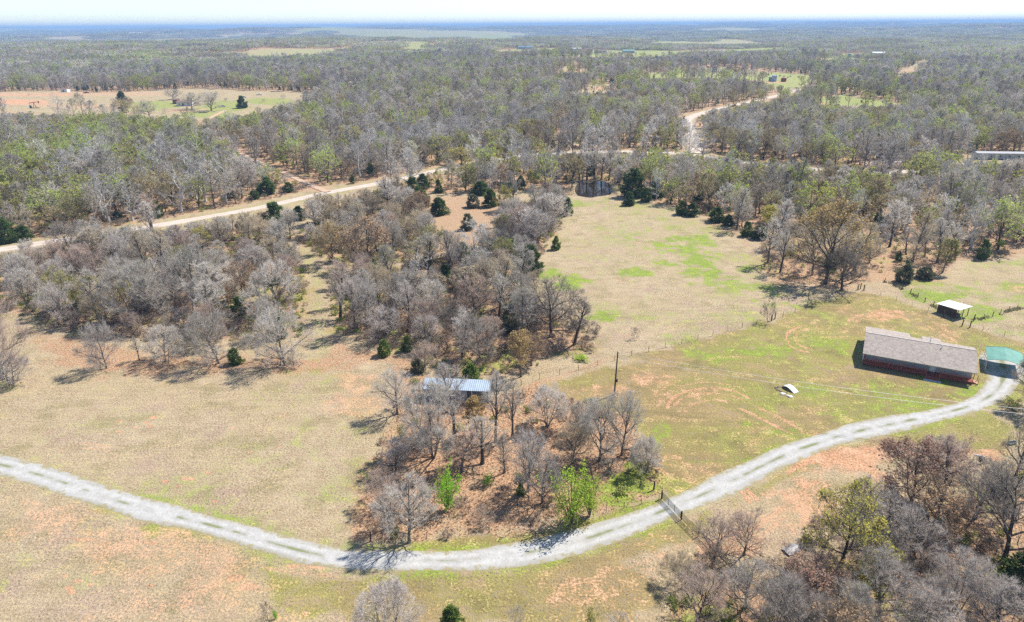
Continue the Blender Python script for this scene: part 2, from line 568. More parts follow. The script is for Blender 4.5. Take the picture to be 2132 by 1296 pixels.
# bare red dirt
for a, s in ((((1560, 1040), (1620, 985), (1700, 940), (1800, 920), (1860, 925), (1850, 960), (1800, 990), (1740, 1020), (1650, 1030), (1600, 1070)), .85), (((1300, 1190), (1380, 1120), (1450, 1140), (1400, 1210), (1330, 1260), (1180, 1270), (1130, 1220)), .42),
             (((1440, 1150), (1540, 1060), (1640, 1000), (1760, 1000), (1760, 1060), (1640, 1120), (1560, 1170)), .62)):
    paint(1, wpoly(a), 5, s, 1.0, 'max', np.clip(0.35 + 1.1 * n_mid, 0, 1))
for px, py, rx, ry, am in ((1840, 655, 45, 9, .8), (1370, 790, 35, 10, .55), (1640, 690, 30, 14, .35), (1250, 815, 60, 8, .5), (640, 1180, 40, 9, .85), (690, 1165, 30, 5, .7), (520, 1225, 26, 9, .7), (490, 1205, 14, 5, .8), (470, 1245, 34, 6, .5),
                           (1690, 900, 30, 6, .6), (1470, 820, 50, 12, .4), (1555, 1000, 50, 10, .5), (2060, 940, 25, 12, .8), (1720, 790, 40, 8, .35), (1700, 850, 40, 8, .4), (1830, 770, 30, 6, .35), (1400, 960, 40, 20, .45), (930, 855, 40, 8, .4),
                           (10, 1045, 14, 5, .9), (15, 980, 10, 4, .9), (2110, 605, 18, 6, .5), (2055, 605, 12, 4, .5), (1300, 583, 18, 3, .5), (580, 865, 30, 5, .35), (120, 860, 12, 3, .6), (770, 700, 30, 6, .3)):
    blob(1, px, py, rx, ry, am)
for k in range(26):       # gopher mounds in lines across the near field
    px = 5 + k * 14.5 + rnd.uniform(-5, 5)
    blob(1, px, 1130 - 6 * math.sin(px / 90) + rnd.uniform(-4, 4), rnd.uniform(3, 6), rnd.uniform(1.5, 2.6), 0.95, 0.25)
for k in range(60):
    px, py = rnd.uniform(0, 720), rnd.uniform(870, 1290)
    blob(1, px, py, rnd.uniform(2.5, 7), rnd.uniform(1.2, 2.8), rnd.uniform(.5, .95), 0.3)
for (x, y) in ((284, 890), (305, 880), (318, 870), (312, 888), (250, 900), (345, 1003), (385, 997), (398, 998), (435, 985), (135, 1200), (150, 1235), (143, 1225), (312, 1220), (20, 1270), (447, 1045)):
    blob(1, x, y, 6, 2.6, 0.95, 0.3)
# tyre tracks curving through the yard
def arc(cx, cy, rx, ry, a0, a1, n=14):
    return smooth_line(wpoly([(cx + rx * math.cos(math.radians(a0 + (a1 - a0) * i / n)), cy + ry * math.sin(math.radians(a0 + (a1 - a0) * i / n))) for i in range(n + 1)]), 2)
for cx, cy, rx, ry, a0, a1, am in ((1480, 850, 90, 42, 180, 330, .75), (1480, 852, 78, 34, 190, 320, .65), (1485, 860, 60, 26, 190, 300, .5), (1475, 846, 104, 50, 185, 320, .4), (1690, 705, 52, 28, 100, 260, .75), (1695, 705, 40, 21, 100, 250, .6),
                                    (1830, 672, 62, 20, 180, 350, .7), (1830, 674, 50, 16, 190, 360, .5), (1540, 760, 80, 18, 190, 330, .4), (180, 950, 60, 26, 200, 420, .3), (185, 952, 44, 19, 200, 420, .3), (1560, 930, 120, 40, 200, 300, .3)):
    stroke(1, arc(cx, cy, rx, ry, a0, a1), 0.55, am)
for L, am in (([(1540, 850), (1600, 880), (1650, 905)], .65), ([(1570, 845), (1620, 868), (1665, 893)], .55), ([(1380, 940), (1460, 980), (1560, 1000)], .35), ([(1650, 975), (1750, 945), (1850, 930)], .8), ([(1535, 1010), (1560, 1045)], .8), ([(1550, 1015), (1574, 1040)], .8),
              ([(1920, 675), (1990, 710)], .6), ([(1945, 672), (2000, 705)], .5), ([(1300, 760), (1400, 800), (1480, 850)], .4), ([(1640, 985), (1680, 960), (1760, 950)], .7), ([(1560, 1110), (1640, 1050), (1700, 1000)], .6), ([(1585, 1115), (1660, 1055), (1730, 1005)], .5),
              ([(340, 1085), (420, 1130), (540, 1180), (700, 1200)], .35), ([(1255, 1195), (1360, 1165), (1450, 1120)], .35), ([(1420, 790), (1360, 820)], .4), ([(1290, 700), (1500, 660), (1690, 615)], .25), ([(1290, 708), (1500, 668), (1690, 622)], .25), ([(1280, 690), (1480, 650), (1640, 620)], .22),
              ([(700, 740), (780, 760), (830, 770)], .3), ([(650, 770), (500, 800), (330, 800)], .22)):
    stroke(1, smooth_line(wpoly(L), 6), 0.6, am)
stroke(0, MID_TRAIL, 3.2, 0.26)
# far clearings
for i, am in ((0, .08), (1, .6), (4, .62), (5, .7), (6, .45), (7, .7), (8, .45), (9, .5), (14, .6)):
    paint(0, CLEAR[i], 14 if i else 8, am, 0.6)
for a in ((330, 219, 70, 8), (470, 222, 60, 12), (560, 212, 60, 8), (300, 226, 50, 7), (430, 240, 60, 8), (1740, 209, 60, 8), (1300, 110, 120, 7), (1600, 103, 80, 4), (1580, 158, 90, 7)):
    blob(0, *a, 0.7, 6)
for a in ((30, 213, 80, 6, .95), (60, 198, 120, 4, .7), (230, 196, 140, 5, .5), (180, 222, 80, 5, .45), (90, 220, 30, 4, .6), (20, 236, 60, 4, .5), (370, 231, 22, 2.5, .9), (1195, 147, 26, 3, .95), (1255, 185, 36, 3, .8), (1160, 152, 20, 2, .8), (1600, 172, 40, 2, .7), (1900, 148, 20, 6, .6), (1890, 155, 20, 5, .6), (2060, 338, 40, 3, .6),
          (1440, 292, 9, 14, .8), (1460, 258, 25, 5, .7), (170, 139, 22, 3, .9)):
    blob(1, *a, 4)
for L, w, am in ((TRAIL_C, 5, .5), (ROAD_B, 7, .4)):
    stroke(1, L, w, am)
kk = np.nonzero((GR < 900) & (np.abs(np.arctan2(GX, GY)) < 1.2))[0]
dA = np.minimum(dist_line(GX[kk], GY[kk], ROAD_A), dist_line(GX[kk], GY[kk], ROAD_B))
zones[kk, 2] *= sst(3, 8, dA)
zones[kk, 0] = np.maximum(zones[kk, 0], (1 - sst(5, 9, dA)) * 0.5 * n_mid[kk])

na, nr = len(ang), len(rr_)
ii, jj = np.meshgrid(np.arange(nr - 1), np.arange(na - 1), indexing='ij')
q0 = (ii * na + jj).ravel()
quads = np.stack([q0, q0 + 1, q0 + na + 1, q0 + na], 1)[:, ::-1]


def ground_colour(t):
    """dry grass with green, dirt, litter and lawn laid in by the painted zones"""
    at = t.n('ShaderNodeAttribute', attribute_name='zones')
    sp = t.n('ShaderNodeSeparateColor')
    t.l(at.outputs['Color'], sp.inputs[0])
    g, d, li, la = sp.outputs[0], sp.outputs[1], sp.outputs[2], at.outputs['Alpha']
    f1 = t.noise(3.2, 4, 0.7)
    f2 = t.noise(0.45, 4, 0.6)
    f3 = t.noise(0.06, 3, 0.55)
    f4 = t.noise(8.5, 2, 0.6)
    mp = t.n('ShaderNodeMapping')
    mp.inputs['Rotation'].default_value = (0, 0, 0.45)
    mp.inputs['Scale'].default_value = (0.09, 1.5, 1)
    t.l(t.pos(), mp.inputs['Vector'])
    f5 = t.noise(1.0, 4, 0.6, mp.outputs[0], 0.6)
    dry = t.mix(t.rng(f2, 0.3, 0.7), (0.37, 0.28, 0.175), (0.48, 0.385, 0.265))
    dry = t.mix(t.rng(f3, 0.35, 0.65, 0, 0.6), dry, (0.41, 0.32, 0.19))
    f6 = t.noise(0.16, 5, 0.62)
    f7 = t.noise(0.11, 5, 0.62, None, 0.4)
    dry = t.mix(t.rng(f6, 0.50, 0.66, 0, 0.75), dry, (0.30, 0.245, 0.13))
    dry = t.mix(t.rng(f7, 0.52, 0.68, 0, 0.7), dry, (0.40, 0.29, 0.215))
    lawn = t.mix(t.rng(f2, 0.3, 0.7), (0.205, 0.155, 0.052), (0.365, 0.265, 0.130))
    lawn = t.mix(t.rng(f3, 0.40, 0.62, 0, 0.7), lawn, (0.26, 0.262, 0.062))
    lawn = t.mix(t.rng(f7, 0.50, 0.64, 0, 0.65), lawn, (0.36, 0.25, 0.135))
    lawn = t.mix(t.rng(f6, 0.54, 0.68, 0, 0.6), lawn, (0.165, 0.135, 0.055))
    litter = t.mix(t.rng(f1, 0.35, 0.65), (0.30, 0.165, 0.09), (0.52, 0.325, 0.20))
    litter = t.mix(t.rng(f2, 0.42, 0.7, 0, 0.7), litter, (0.40, 0.305, 0.215))
    dirt = t.mix(t.rng(f2, 0.3, 0.7), (0.54, 0.265, 0.145), (0.58, 0.36, 0.225))
    green = t.mix(t.rng(f2, 0.3, 0.7), (0.165, 0.245, 0.03), (0.28, 0.36, 0.055))
    fine = t.math('MULTIPLY_ADD', f1, 0.55, t.math('MULTIPLY', f2, 0.45))

    def lay(base, w, col, sharp=0.17):
        e = t.math('ADD', w, t.math('MULTIPLY_ADD', fine, 4.6, -2.8))
        return t.mix(t.rng(e, -sharp - .12, sharp + 0.28), base, col)
    c = lay(dry, la, lawn)
    c = lay(c, li, litter)
    c = lay(c, g, green, 0.22)
    c = lay(c, d, dirt)
    c = t.scale_col(c, t.rng(f1, 0.25, 0.75, 0.48, 1.50, False))
    c = t.scale_col(c, t.rng(f4, 0.3, 0.7, 0.86, 1.13, False))
    hs = t.n('ShaderNodeHueSaturation')
    hs.inputs['Saturation'].default_value = 1.03
    hs.inputs['Value'].default_value = 0.97
    t.l(c, hs.inputs['Color'])
    c = hs.outputs[0]
    c = t.scale_col(c, t.rng(f5, 0.3, 0.7, 0.92, 1.08, False))
    return c, f1, f4


t = NT('ground_soil_and_grass')
c, f1, f4 = ground_colour(t)
GROUND_MAT = t.col(c)
t.bump(t.math('MULTIPLY_ADD', f4, 0.4, f1), 0.9, 0.22)
gm = np_mesh('ground', np.stack([GX, GY, GZ], 1), quads, GROUND_MAT, True)
a = gm.color_attributes.new('zones', 'FLOAT_COLOR', 'POINT')
a.data.foreach_set('color', zones.ravel())
tag(link('ground', gm), kind='structure')


# ------------------------------------------------------------------ drive and roads: strips lying on the ground
def road_mat(name, ca, cb, edge, mid, shoulder):
    t = NT(name)
    at = t.n('ShaderNodeAttribute', attribute_name='across')
    x = at.outputs['Fac']                       # -1 .. 1 across the strip
    ax = t.math('ABSOLUTE', x)
    f1, f2, f3 = t.noise(4.5, 4, 0.7), t.noise(0.8, 4, 0.6), t.noise(0.22, 3, 0.5)
    base = t.mix(t.rng(f2, 0.3, 0.7), ca, cb)
    ruts = t.rng(t.math('ABSOLUTE', t.math('SUBTRACT', ax, 0.42)), 0.05, 0.28)
    base = t.mix(t.math('MULTIPLY', ruts, t.rng(f3, 0.35, 0.65, 0.1, 0.75)), base, shoulder)
    w = t.math('ADD', t.math('MULTIPLY', t.rng(ax, 0.0, 0.24, 1, 0), t.math('MULTIPLY_ADD', f3, 3.6, -1.5)), t.math('MULTIPLY_ADD', f1, 1.1, -0.62))
    c = t.mix(t.math('MULTIPLY', t.rng(w, 0.05, 0.5), mid), base, (0.175, 0.20, 0.075))
    e = t.math('ADD', ax, t.math('ADD', t.math('MULTIPLY_ADD', f1, 1.2, -0.6), t.math('MULTIPLY_ADD', f2, 1.7, -0.85)))
    c = t.mix(t.rng(e, 0.74, 0.96), c, edge)
    c = t.scale_col(c, t.rng(f1, 0.25, 0.75, 0.78, 1.2, False))
    t.bump(f1, 0.6, 0.08)
    return t.col(c)


def strip(name, L, half, mat, lift, flare=None, n=10):
    L = np.asarray(L)
    tn = np.gradient(L, axis=0)
    tn /= np.linalg.norm(tn, axis=1)[:, None] + 1e-9
    nn = np.stack([tn[:, 1], -tn[:, 0]], 1)
    s = np.linspace(-1, 1, n + 1)
    hw = half * (0.97 + 0.42 * (vnoise(np.arange(len(L)), 0 * np.arange(len(L)), 7, 3) - 0.5))
    if flare is not None:
        hw = hw * flare(len(L))
    V = L[:, None, :] + nn[:, None, :] * (s[None, :, None] * hw[:, None, None])
    X, Y = V[..., 0].ravel(), V[..., 1].ravel()
    Z = hgt(X, Y) + lift - np.tile(np.where(np.abs(s) > 0.99, lift * 0.9, 0), len(L))
    m = n + 1
    ii, jj = np.meshgrid(np.arange(len(L) - 1), np.arange(n), indexing='ij')
    q = (ii * m + jj).ravel()
    me = np_mesh(name, np.stack([X, Y, Z], 1), np.stack([q, q + m, q + m + 1, q + 1], 1), mat, True)
    at = me.attributes.new('across', 'FLOAT', 'POINT')
    at.data.foreach_set('value', np.tile(s, len(L)).astype(np.float32))
    return tag(link(name, me), kind='structure')


gravel = road_mat('pale_crushed_gravel', (0.385, 0.375, 0.35), (0.48, 0.47, 0.445), (0.30, 0.26, 0.15), 0.85, (0.33, 0.31, 0.27))
dirtroad = road_mat('packed_dirt', (0.52, 0.43, 0.355), (0.60, 0.52, 0.45), (0.36, 0.28, 0.18), 0.1, (0.47, 0.38, 0.30))
strip('gravel_drive', DRIVE, 2.0, gravel, 0.05, lambda n: 1 + 0.75 * sst(n - 40, n - 8, np.arange(n)))
strip('dirt_road', ROAD_A, 3.4, dirtroad, 0.12)
strip('dirt_road', ROAD_B, 4.2, dirtroad, 0.35)
strip('dirt_track', TRAIL_C, 1.5, road_mat('red_dirt_track', (0.50, 0.34, 0.24), (0.56, 0.42, 0.32), (0.36, 0.26, 0.16), 0.3, (0.45, 0.30, 0.20)), 0.30)
strip('dirt_track', TRAIL_D, 4.0, dirtroad, 0.8)
strip('dirt_track', TRAIL_E, 2.0, dirtroad, 0.3)

# pond
t = NT('muddy_pond_water')
t.b.inputs['Base Color'].default_value = (0.020, 0.013, 0.009, 1)
t.b.inputs['Roughness'].default_value = 0.06
t.b.inputs['Specular IOR Level'].default_value = 0.5
t.bump(t.noise(1.2, 2), 0.05, 0.05)
pp = wpoly([(1203, 408), (1197, 398), (1200, 386), (1209, 379), (1228, 382), (1240, 377), (1262, 380), (1272, 386), (1280, 391), (1275, 402), (1264, 407), (1247, 409), (1228, 412)])
pp = smooth_line(np.vstack([pp, pp[:1]]), 4)[:-1]
mb = MB()
cc = pp.mean(0)
zp = max(float(hgt(*p)) for p in pp) + 0.06
mb.v = [(x, y, zp) for x, y in pp] + [(cc[0], cc[1], zp)]
for i in range(len(pp)):
    mb.face(i, (i + 1) % len(pp), len(pp))
tag(mb.build('pond_water', t.m), kind='structure')

# ------------------------------------------------------------------ tree shapes
def rot_about(d, ang, az):
    a = unit(cross3(d, (0, 0, 1.0) if abs(d[2]) < 0.95 else (1.0, 0, 0)))
    b = cross3(d, a)
    return unit(d * math.cos(ang) + (a * math.cos(az) + b * math.sin(az)) * math.sin(ang))


class Tree:
    """a bare tree grown limb by limb inside an egg-shaped crown; 1 = twig slot, 0 = bark slot, leaves go in slot 1 of the crown"""

    def __init__(s, seed, H=9.0, W=8.0, base=0.30, style='oak', twigs=9, leaves=0, leaf=0.16, tw=0.025, lv=(7, 7, 6), sides=(6, 5, 4, 3), thick=1.0):
        s.r = random.Random(seed)
        s.trunk, s.crown = MB(), MB()
        s.H, s.W = H, W
        s.rx = W * 0.5
        s.zc = H * (base + 1) / 2
        s.rz = H * (1 - base) / 2 * 1.03
        s.ntw, s.leaves, s.leaf, s.tw, s.lv, s.sides = twigs, leaves, leaf, tw, lv, sides
        s.style = style
        s.lump = [(s.r.uniform(0, 6.28), s.r.uniform(0.04, 0.13), k) for k in (2, 3, 5)]
        s.tq = []
        r0 = 0.018 * H * thick * (1.15 if style == 'oak' else 0.9)
        if style == 'vase':
            n = s.r.randint(4, 6)
            for i in range(n):
                az = 6.283 * (i + s.r.random() * 0.6) / n
                tilt = s.r.uniform(0.1, 0.72)
                s.branch(np.array([0.12 * math.cos(az), 0.12 * math.sin(az), -0.1]), np.array([math.sin(tilt) * math.cos(az), math.sin(tilt) * math.sin(az), math.cos(tilt)]), H * s.r.uniform(0.62, 0.8), r0 * 0.62, 0, extra=-2)
        else:
            top = {'oak': 0.62, 'tall': 0.86, 'mound': 0.7}[style]
            lean = np.array([s.r.uniform(-0.07, 0.07), s.r.uniform(-0.07, 0.07), 1])
            s.branch(np.array([0, 0, -0.15]), unit(lean), H * top, r0, 0)
        s.finish()

    def envr(s, p):
        az = math.atan2(p[1], p[0])
        k = 1 + sum(a * math.sin(f * az + ph + p[2] * 0.5) for ph, a, f in s.lump)
        dz = (p[2] - s.zc) / (s.rz * k)
        return math.sqrt((p[0] ** 2 + p[1] ** 2) / (s.rx * k) ** 2 + (dz * dz if dz > 0 else dz ** 4 * 0.8))

    def exit(s, p, d, mx):
        lo = 0.0
        st = mx / 6
        q = p
        for i in range(6):
            q = q + d * st
            if s.envr(q) > 1.0:
                return max(lo + st * s.r.random() * 0.6, 0.12 * mx)
            lo += st
        return mx

    def branch(s, p, d, L, r, lev, extra=0):
        R = s.r
        ns = (6, 5, 3, 2)[lev]
        wob = (0.055, 0.17, 0.24, 0.3)[lev]
        trop = (0.02, 0.045 if s.style != 'tall' else 0.12, 0.08, 0.10)[lev]
        pts, ds = [p], [d]
        for i in range(ns):
            d = unit(d + np.array([R.gauss(0, wob), R.gauss(0, wob), R.gauss(0, wob * 0.7) + trop]))
            p = p + d * (L / ns)
            pts.append(p)
            ds.append(d)
        e = (0.42, 0.35, 0.35, 0.45)[lev]
        rad = [r * (1 - (1 - e) * i / ns) for i in range(ns + 1)]
        if lev == 0:
            rad[0] *= 1.35
        (s.trunk if lev < 2 else s.crown).tube(pts, rad, s.sides[lev], m=2 if lev == 2 else 0, cap=(lev == 0))
        if lev < 3:
            n = s.lv[lev] + R.randint(-1, 1) + (extra if lev == 0 else 0)
            t0 = ({'oak': 0.17, 'tall': 0.30, 'mound': 0.06, 'vase': 0.2}[s.style], 0.2, 0.15)[lev]
            for i in range(n + 1):
                last = i == n
                t = 1.0 if last else t0 + (1 - t0) * (i + R.random() * 0.8) / n
                k = min(int(t * ns), ns - 1)
                f = t * ns - k
                q = pts[k] * (1 - f) + pts[k + 1] * f
                a = R.uniform(0.05, 0.25) if last else (R.uniform(0.65, 1.0) + .7 * max(0, .6 - t), R.uniform(0.5, 0.95), R.uniform(0.5, 1.0))[lev]
                if lev == 0 and s.style == 'tall':
                    a *= 0.75
                cdir = rot_about(ds[k + 1], a, i * 2.4 + R.uniform(-0.5, 0.5))
                if cdir[2] < -0.1:
                    cdir = unit(cdir + np.array([0, 0, 0.35]))
                want = (s.W * R.uniform(0.5, 0.72), s.W * R.uniform(0.24, 0.38), s.W * R.uniform(0.11, 0.18))[lev]
                if s.style == 'tall' and lev == 0:
                    want = max(want, s.H * 0.28 * (1.2 - t * 0.6))
                cl = s.exit(q, cdir, want)
                cr = (r * (1 - (1 - e) * t)) * ((0.62, 0.55, 0.5)[lev] if not last else 0.95)
                s.branch(q, cdir, cl, max(cr, 0.010), lev + 1)
        if lev >= 2:
            nt_ = s.ntw if lev == 3 else s.ntw // 2
            for i in range(nt_):
                t = R.uniform(0.15, 1.0)
                k = min(int(t * ns), ns - 1)
                f = t * ns - k
                q = pts[k] * (1 - f) + pts[k + 1] * f
                s.twig(q, ds[k + 1], R.uniform(0.07, 0.14) * (s.W * 0.5 + 4) * 0.85)

    def twig(s, q, d, L):
        s.tq.append((*q, *d, L))

    def finish(s):
        """all twigs and leaves at once"""
        R = np.random.RandomState(s.r.randint(0, 10 ** 6))
        A = np.array(s.tq)
        N = len(A)
        q, d, L = A[:, :3], A[:, 3:6], A[:, 6:7]
        nz = lambda v: v / (np.linalg.norm(v, axis=1, keepdims=True) + 1e-9)
        ta = R.uniform(.18, .8, (N, 1))
        d = nz(d * np.cos(ta) + nz(np.cross(d, R.normal(0, 1, (N, 3)))) * np.sin(ta) + (0, 0, .2))
        sd = nz(np.cross(d, R.normal(0, 1, (N, 3))))
        d2 = nz(d + R.normal(0, 1, (N, 3)) * (.25, .25, .2) + (0, 0, .08))
        m = q + d * L * 0.5
        e = m + d2 * L * 0.5
        w = s.tw * R.uniform(0.7, 1.2, (N, 1))
        V = np.stack([q - sd * w * .5, q + sd * w * .5, m + sd * w * .36, m - sd * w * .36, e], 1).reshape(-1, 3)
        c = s.crown
        n = len(c.v)
        c.v += V.tolist()
        b = n + 5 * np.arange(N)
        c.f += np.stack([b, b + 1, b + 2, b + 3], 1).tolist() + np.stack([b + 3, b + 2, b + 4], 1).tolist()
        c.mi += [0] * (2 * N)
        if s.leaves:
            k = np.floor(s.leaves + R.rand(N)).astype(int)
            ix = np.repeat(np.arange(N), k)
            M = len(ix)
            o = m[ix] + (e - m)[ix] * R.uniform(0, 1.15, (M, 1)) + R.normal(0, .08, (M, 3))
            a = nz(R.normal(0, 1, (M, 3)) * (1, 1, .6))
            bb = nz(np.cross(a, R.normal(0, 1, (M, 3))))
            z = s.leaf * R.uniform(.6, 1.3, (M, 1))
            V = np.stack([o - a * z * .6, o + bb * z * .33, o + a * z * .6, o - bb * z * .33], 1).reshape(-1, 3)
            n = len(c.v)
            c.v += V.tolist()
            b = n + 4 * np.arange(M)
            c.f += np.stack([b, b + 1, b + 2, b + 3], 1).tolist()
            c.mi += [1] * M


def cedar(seed, H=5.0, W=3.2, n=1500, cone=0.75, spray=0.34):
    R = random.Random(seed)
    tr, cr = MB(), MB()
    tr.tube([(0, 0, -0.1), (0.03, 0, H * 0.4), (0, 0.02, H * 0.9)], [0.022 * H, 0.016 * H, 0.004 * H], 6)
    lob = [(R.uniform(0, 6.28), R.uniform(0.05, 0.22), k) for k in (2, 3, 4, 7)]
    cl = []
    for i in range(70):
        z = R.random() ** 1.2
        az = R.uniform(0, 6.283)
        prof = (1 - z ** 1.15) ** cone * min(1, (z + 0.05) * 6) ** 0.5
        k = 1 + sum(a * math.sin(f * az + ph + z * 7) for ph, a, f in lob)
        cl.append((az, z, W * 0.5 * prof * k * R.uniform(.62, 1.02) + .03))
    for i in range(n):
        az, z, rr = R.choice(cl)
        az, z = az + R.gauss(0, .22), min(max(z + R.gauss(0, .045), 0), 1)
        rr = max(rr * (1 - .5 * R.random() ** 2.5) + R.gauss(0, .05), .02)
        p = np.array([rr * math.cos(az), rr * math.sin(az), 0.03 * H + z * H * 0.93])
        d = unit(np.array([math.cos(az), math.sin(az), R.uniform(0.2, 1.3)]) + np.array([R.gauss(0, .3), R.gauss(0, .3), R.gauss(0, .2)]))
        L = spray * R.uniform(0.7, 1.4) * (H / 5) ** 0.5
        for j in range(3):
            sd = unit(cross3(d, (R.gauss(0, 1), R.gauss(0, 1), R.gauss(0, 1)))) * L * 0.26
            o = p + np.array([R.gauss(0, .1), R.gauss(0, .1), R.gauss(0, .1)])
            e = o + unit(d + np.array([R.gauss(0, .4), R.gauss(0, .4), R.gauss(0, .4)])) * L
            m = len(cr.v)
            for q in (o - sd, o + sd, e):
                cr.v.append((q[0], q[1], q[2]))
            cr.face(m, m + 1, m + 2, m=0)
    return tr, cr


def leafbush(seed, H=3.0, W=2.6, n=900, leaf=0.2, stems=6):
    R = random.Random(seed)
    tr, cr = MB(), MB()
    tips = []
    for i in range(stems):
        az = 6.28 * (i + R.random() * .7) / stems
        t_ = R.uniform(0.05, 0.55)
        d = np.array([math.sin(t_) * math.cos(az), math.sin(t_) * math.sin(az), math.cos(t_)])
        L = H * R.uniform(0.75, 1.0)
        p0, p1, p2 = np.array([0, 0, -.05]), d * L * 0.5, d * L + np.array([0, 0, .1])
        tr.tube([p0, p1, p2], [0.012 * H, 0.009 * H, 0.003 * H], 4)
        for j in range(7):
            tips.append((p1 + (p2 - p1) * R.uniform(-0.5, 1.05)) + np.array([R.gauss(0, W * .17), R.gauss(0, W * .17), R.gauss(0, H * .07)]))
    for i in range(n):
        c0 = R.choice(tips)
        o = c0 + np.array([R.gauss(0, W * .07), R.gauss(0, W * .07), R.gauss(0, H * .07)])
        o[2] = max(o[2], 0.1)
        a = unit(np.array([R.gauss(0, 1), R.gauss(0, 1), R.gauss(0, .6)]))
        b = unit(cross3(a, (R.gauss(0, 1), R.gauss(0, 1), R.gauss(0, 1))))
        z = leaf * R.uniform(.6, 1.3)
        m = len(cr.v)
        for q in (o - a * z * .6, o + b * z * .38, o + a * z * .6, o - b * z * .38):
            cr.v.append((q[0], q[1], q[2]))
        cr.face(m, m + 1, m + 2, m + 3, m=0)
    return tr, cr


BARK = plain('grey_bark', (0.155, 0.13, 0.11), 0.95, 0, 0.35, 3.0, 0.5)
BARK_DARK = plain('dark_bark', (0.085, 0.07, 0.06), 0.95, 0, 0.35, 3.0, 0.5)
BARK_LIGHT = plain('light_grey_bark', (0.36, 0.32, 0.28), 0.95, 0, 0.35, 3.0, 0.3)
BARK_PALE = plain('pale_sycamore_bark', (0.52, 0.49, 0.45), 0.9, 0, 0.3, 2.0, 0.2)
TWIG = leafy('twigs', None, True, 0.35, 0.28)
LEAF = leafy('spring_leaves', None, True, 0.40, 0.45)
TWIG_UNDER = leafy('twigs_under_leaves', (0.30, 0.25, 0.20), False, 0.3, 0.0)
NEEDLE = leafy('cedar_sprays', None, True, 0.5, 0.3)

KINDS = {}


def reg(kind, T, bark, mats):
    tr, cr = (T.trunk, T.crown) if isinstance(T, Tree) else T
    zs = np.array([v[2] for v in cr.v])
    xs = np.array([math.hypot(v[0], v[1]) for v in cr.v])
    KINDS.setdefault(kind, []).append((tr.mesh('trunk', bark), cr.mesh('crown', mats), float(np.percentile(zs, 99.5)), 2 * float(np.percentile(xs, 92))))


for i in range(5):
    reg('oak', Tree(100 + i, 9, 8.4, 0.02, 'oak', 9, lv=(10, 8, 6), thick=1.3), BARK_DARK if i % 2 else BARK, [TWIG, TWIG, BARK_DARK])
for i in range(4):
    reg('vase', Tree(200 + i, 8, 7.4, 0.0, 'vase', 8, lv=(7, 6, 6), thick=1.25), BARK, [TWIG, TWIG, BARK])
for i in range(5):
    reg('tall', Tree(300 + i, 12, 5.4, 0.14, 'tall', 8, lv=(10, 5, 5), thick=1.25), BARK_DARK if i % 2 else BARK, [TWIG, TWIG, BARK_LIGHT if i % 2 else BARK])
for i in range(3):
    reg('mound', Tree(400 + i, 6, 7.5, 0.02, 'mound', 8, lv=(9, 7, 6)), BARK, [TWIG, TWIG, BARK])
for i in range(3):
    reg('dense', Tree(450 + i, 10, 11.5, 0.0, 'mound', 8, lv=(12, 8, 7), tw=0.03, thick=1.2), BARK, [TWIG, TWIG, BARK])
for i in range(2):
    reg('grand', Tree(500 + i, 16, 15, 0.14, 'oak', 7, lv=(10, 8, 7), tw=0.045, thick=1.1), BARK_DARK, [TWIG, TWIG, BARK_DARK])
for i in range(3):
    reg('pale', Tree(600 + i, 14, 9.5, 0.25, 'oak', 6, lv=(8, 6, 5), tw=0.045, thick=1.0), BARK_PALE, [TWIG, TWIG, BARK_PALE])
for i in range(3):
    reg('leafing', Tree(700 + i, 9, 7.5, 0.04, 'oak', 8, leaves=0.7, leaf=0.22, lv=(9, 7, 6)), BARK_DARK, [TWIG_UNDER, LEAF, BARK_DARK])
for i in range(2):
    reg('leafing_grand', Tree(750 + i, 16, 15, 0.10, 'oak', 5, leaves=1.0, leaf=0.36, lv=(10, 8, 7), tw=0.045, thick=1.1), BARK_DARK, [TWIG_UNDER, LEAF, BARK_DARK])
for i in range(3):
    reg('leafing_tall', Tree(800 + i, 12, 5.6, 0.30, 'tall', 9, leaves=1.0, leaf=0.26, lv=(10, 5, 5)), BARK, [TWIG_UNDER, LEAF, BARK])
for i in range(4):
    reg('cedar', cedar(900 + i, 5, 3.2 if i % 2 else 3.8, 1300, 0.62 if i % 2 else 0.5), BARK, [NEEDLE])
for i in range(3):
    reg('bush', leafbush(950 + i), BARK, [LEAF])
for i in range(2):
    reg('sapling', leafbush(970 + i, 5.0, 3.0, 2300, 0.17, 13), BARK, [LEAF])
for i in range(2):
    reg('scrub', Tree(980 + i, 2.4, 2.6, 0.0, 'mound', 4, lv=(7, 4, 3), tw=0.02), BARK_DARK, [TWIG, TWIG, BARK_DARK])

TINT = dict(grey=(0.53, 0.485, 0.415), lilac=(0.56, 0.50, 0.445), dark=(0.34, 0.295, 0.25), tan=(0.59, 0.495, 0.35), rosy=(0.57, 0.45, 0.37), halo=(0.67, 0.61, 0.53), white=(0.74, 0.70, 0.64),
            rust=(0.50, 0.32, 0.24), gold=(0.56, 0.41, 0.18), brown=(0.50, 0.345, 0.21), yellowgreen=(0.60, 0.54, 0.13), lime=(0.40, 0.54, 0.07), bright=(0.25, 0.47, 0.04), olive=(0.40, 0.38, 0.14), cedar=(0.105, 0.155, 0.05), cedar_grey=(0.20, 0.205, 0.125), cedar_lit=(0.17, 0.235, 0.06))  # cedars come in deep green, grey green and a paler green
NAMES = dict(dense='bare_tree', oak='bare_tree', vase='bare_tree', tall='bare_tree', mound='bare_tree', grand='bare_tree', pale='sycamore_tree', leafing='leafing_tree', leafing_grand='leafing_tree', leafing_tall='leafing_tree', cedar='cedar_tree', bush='green_shrub', sapling='green_sapling', scrub='bare_shrub')
CATS = dict(bush='shrub', sapling='shrub', scrub='shrub')
tree_count = {}


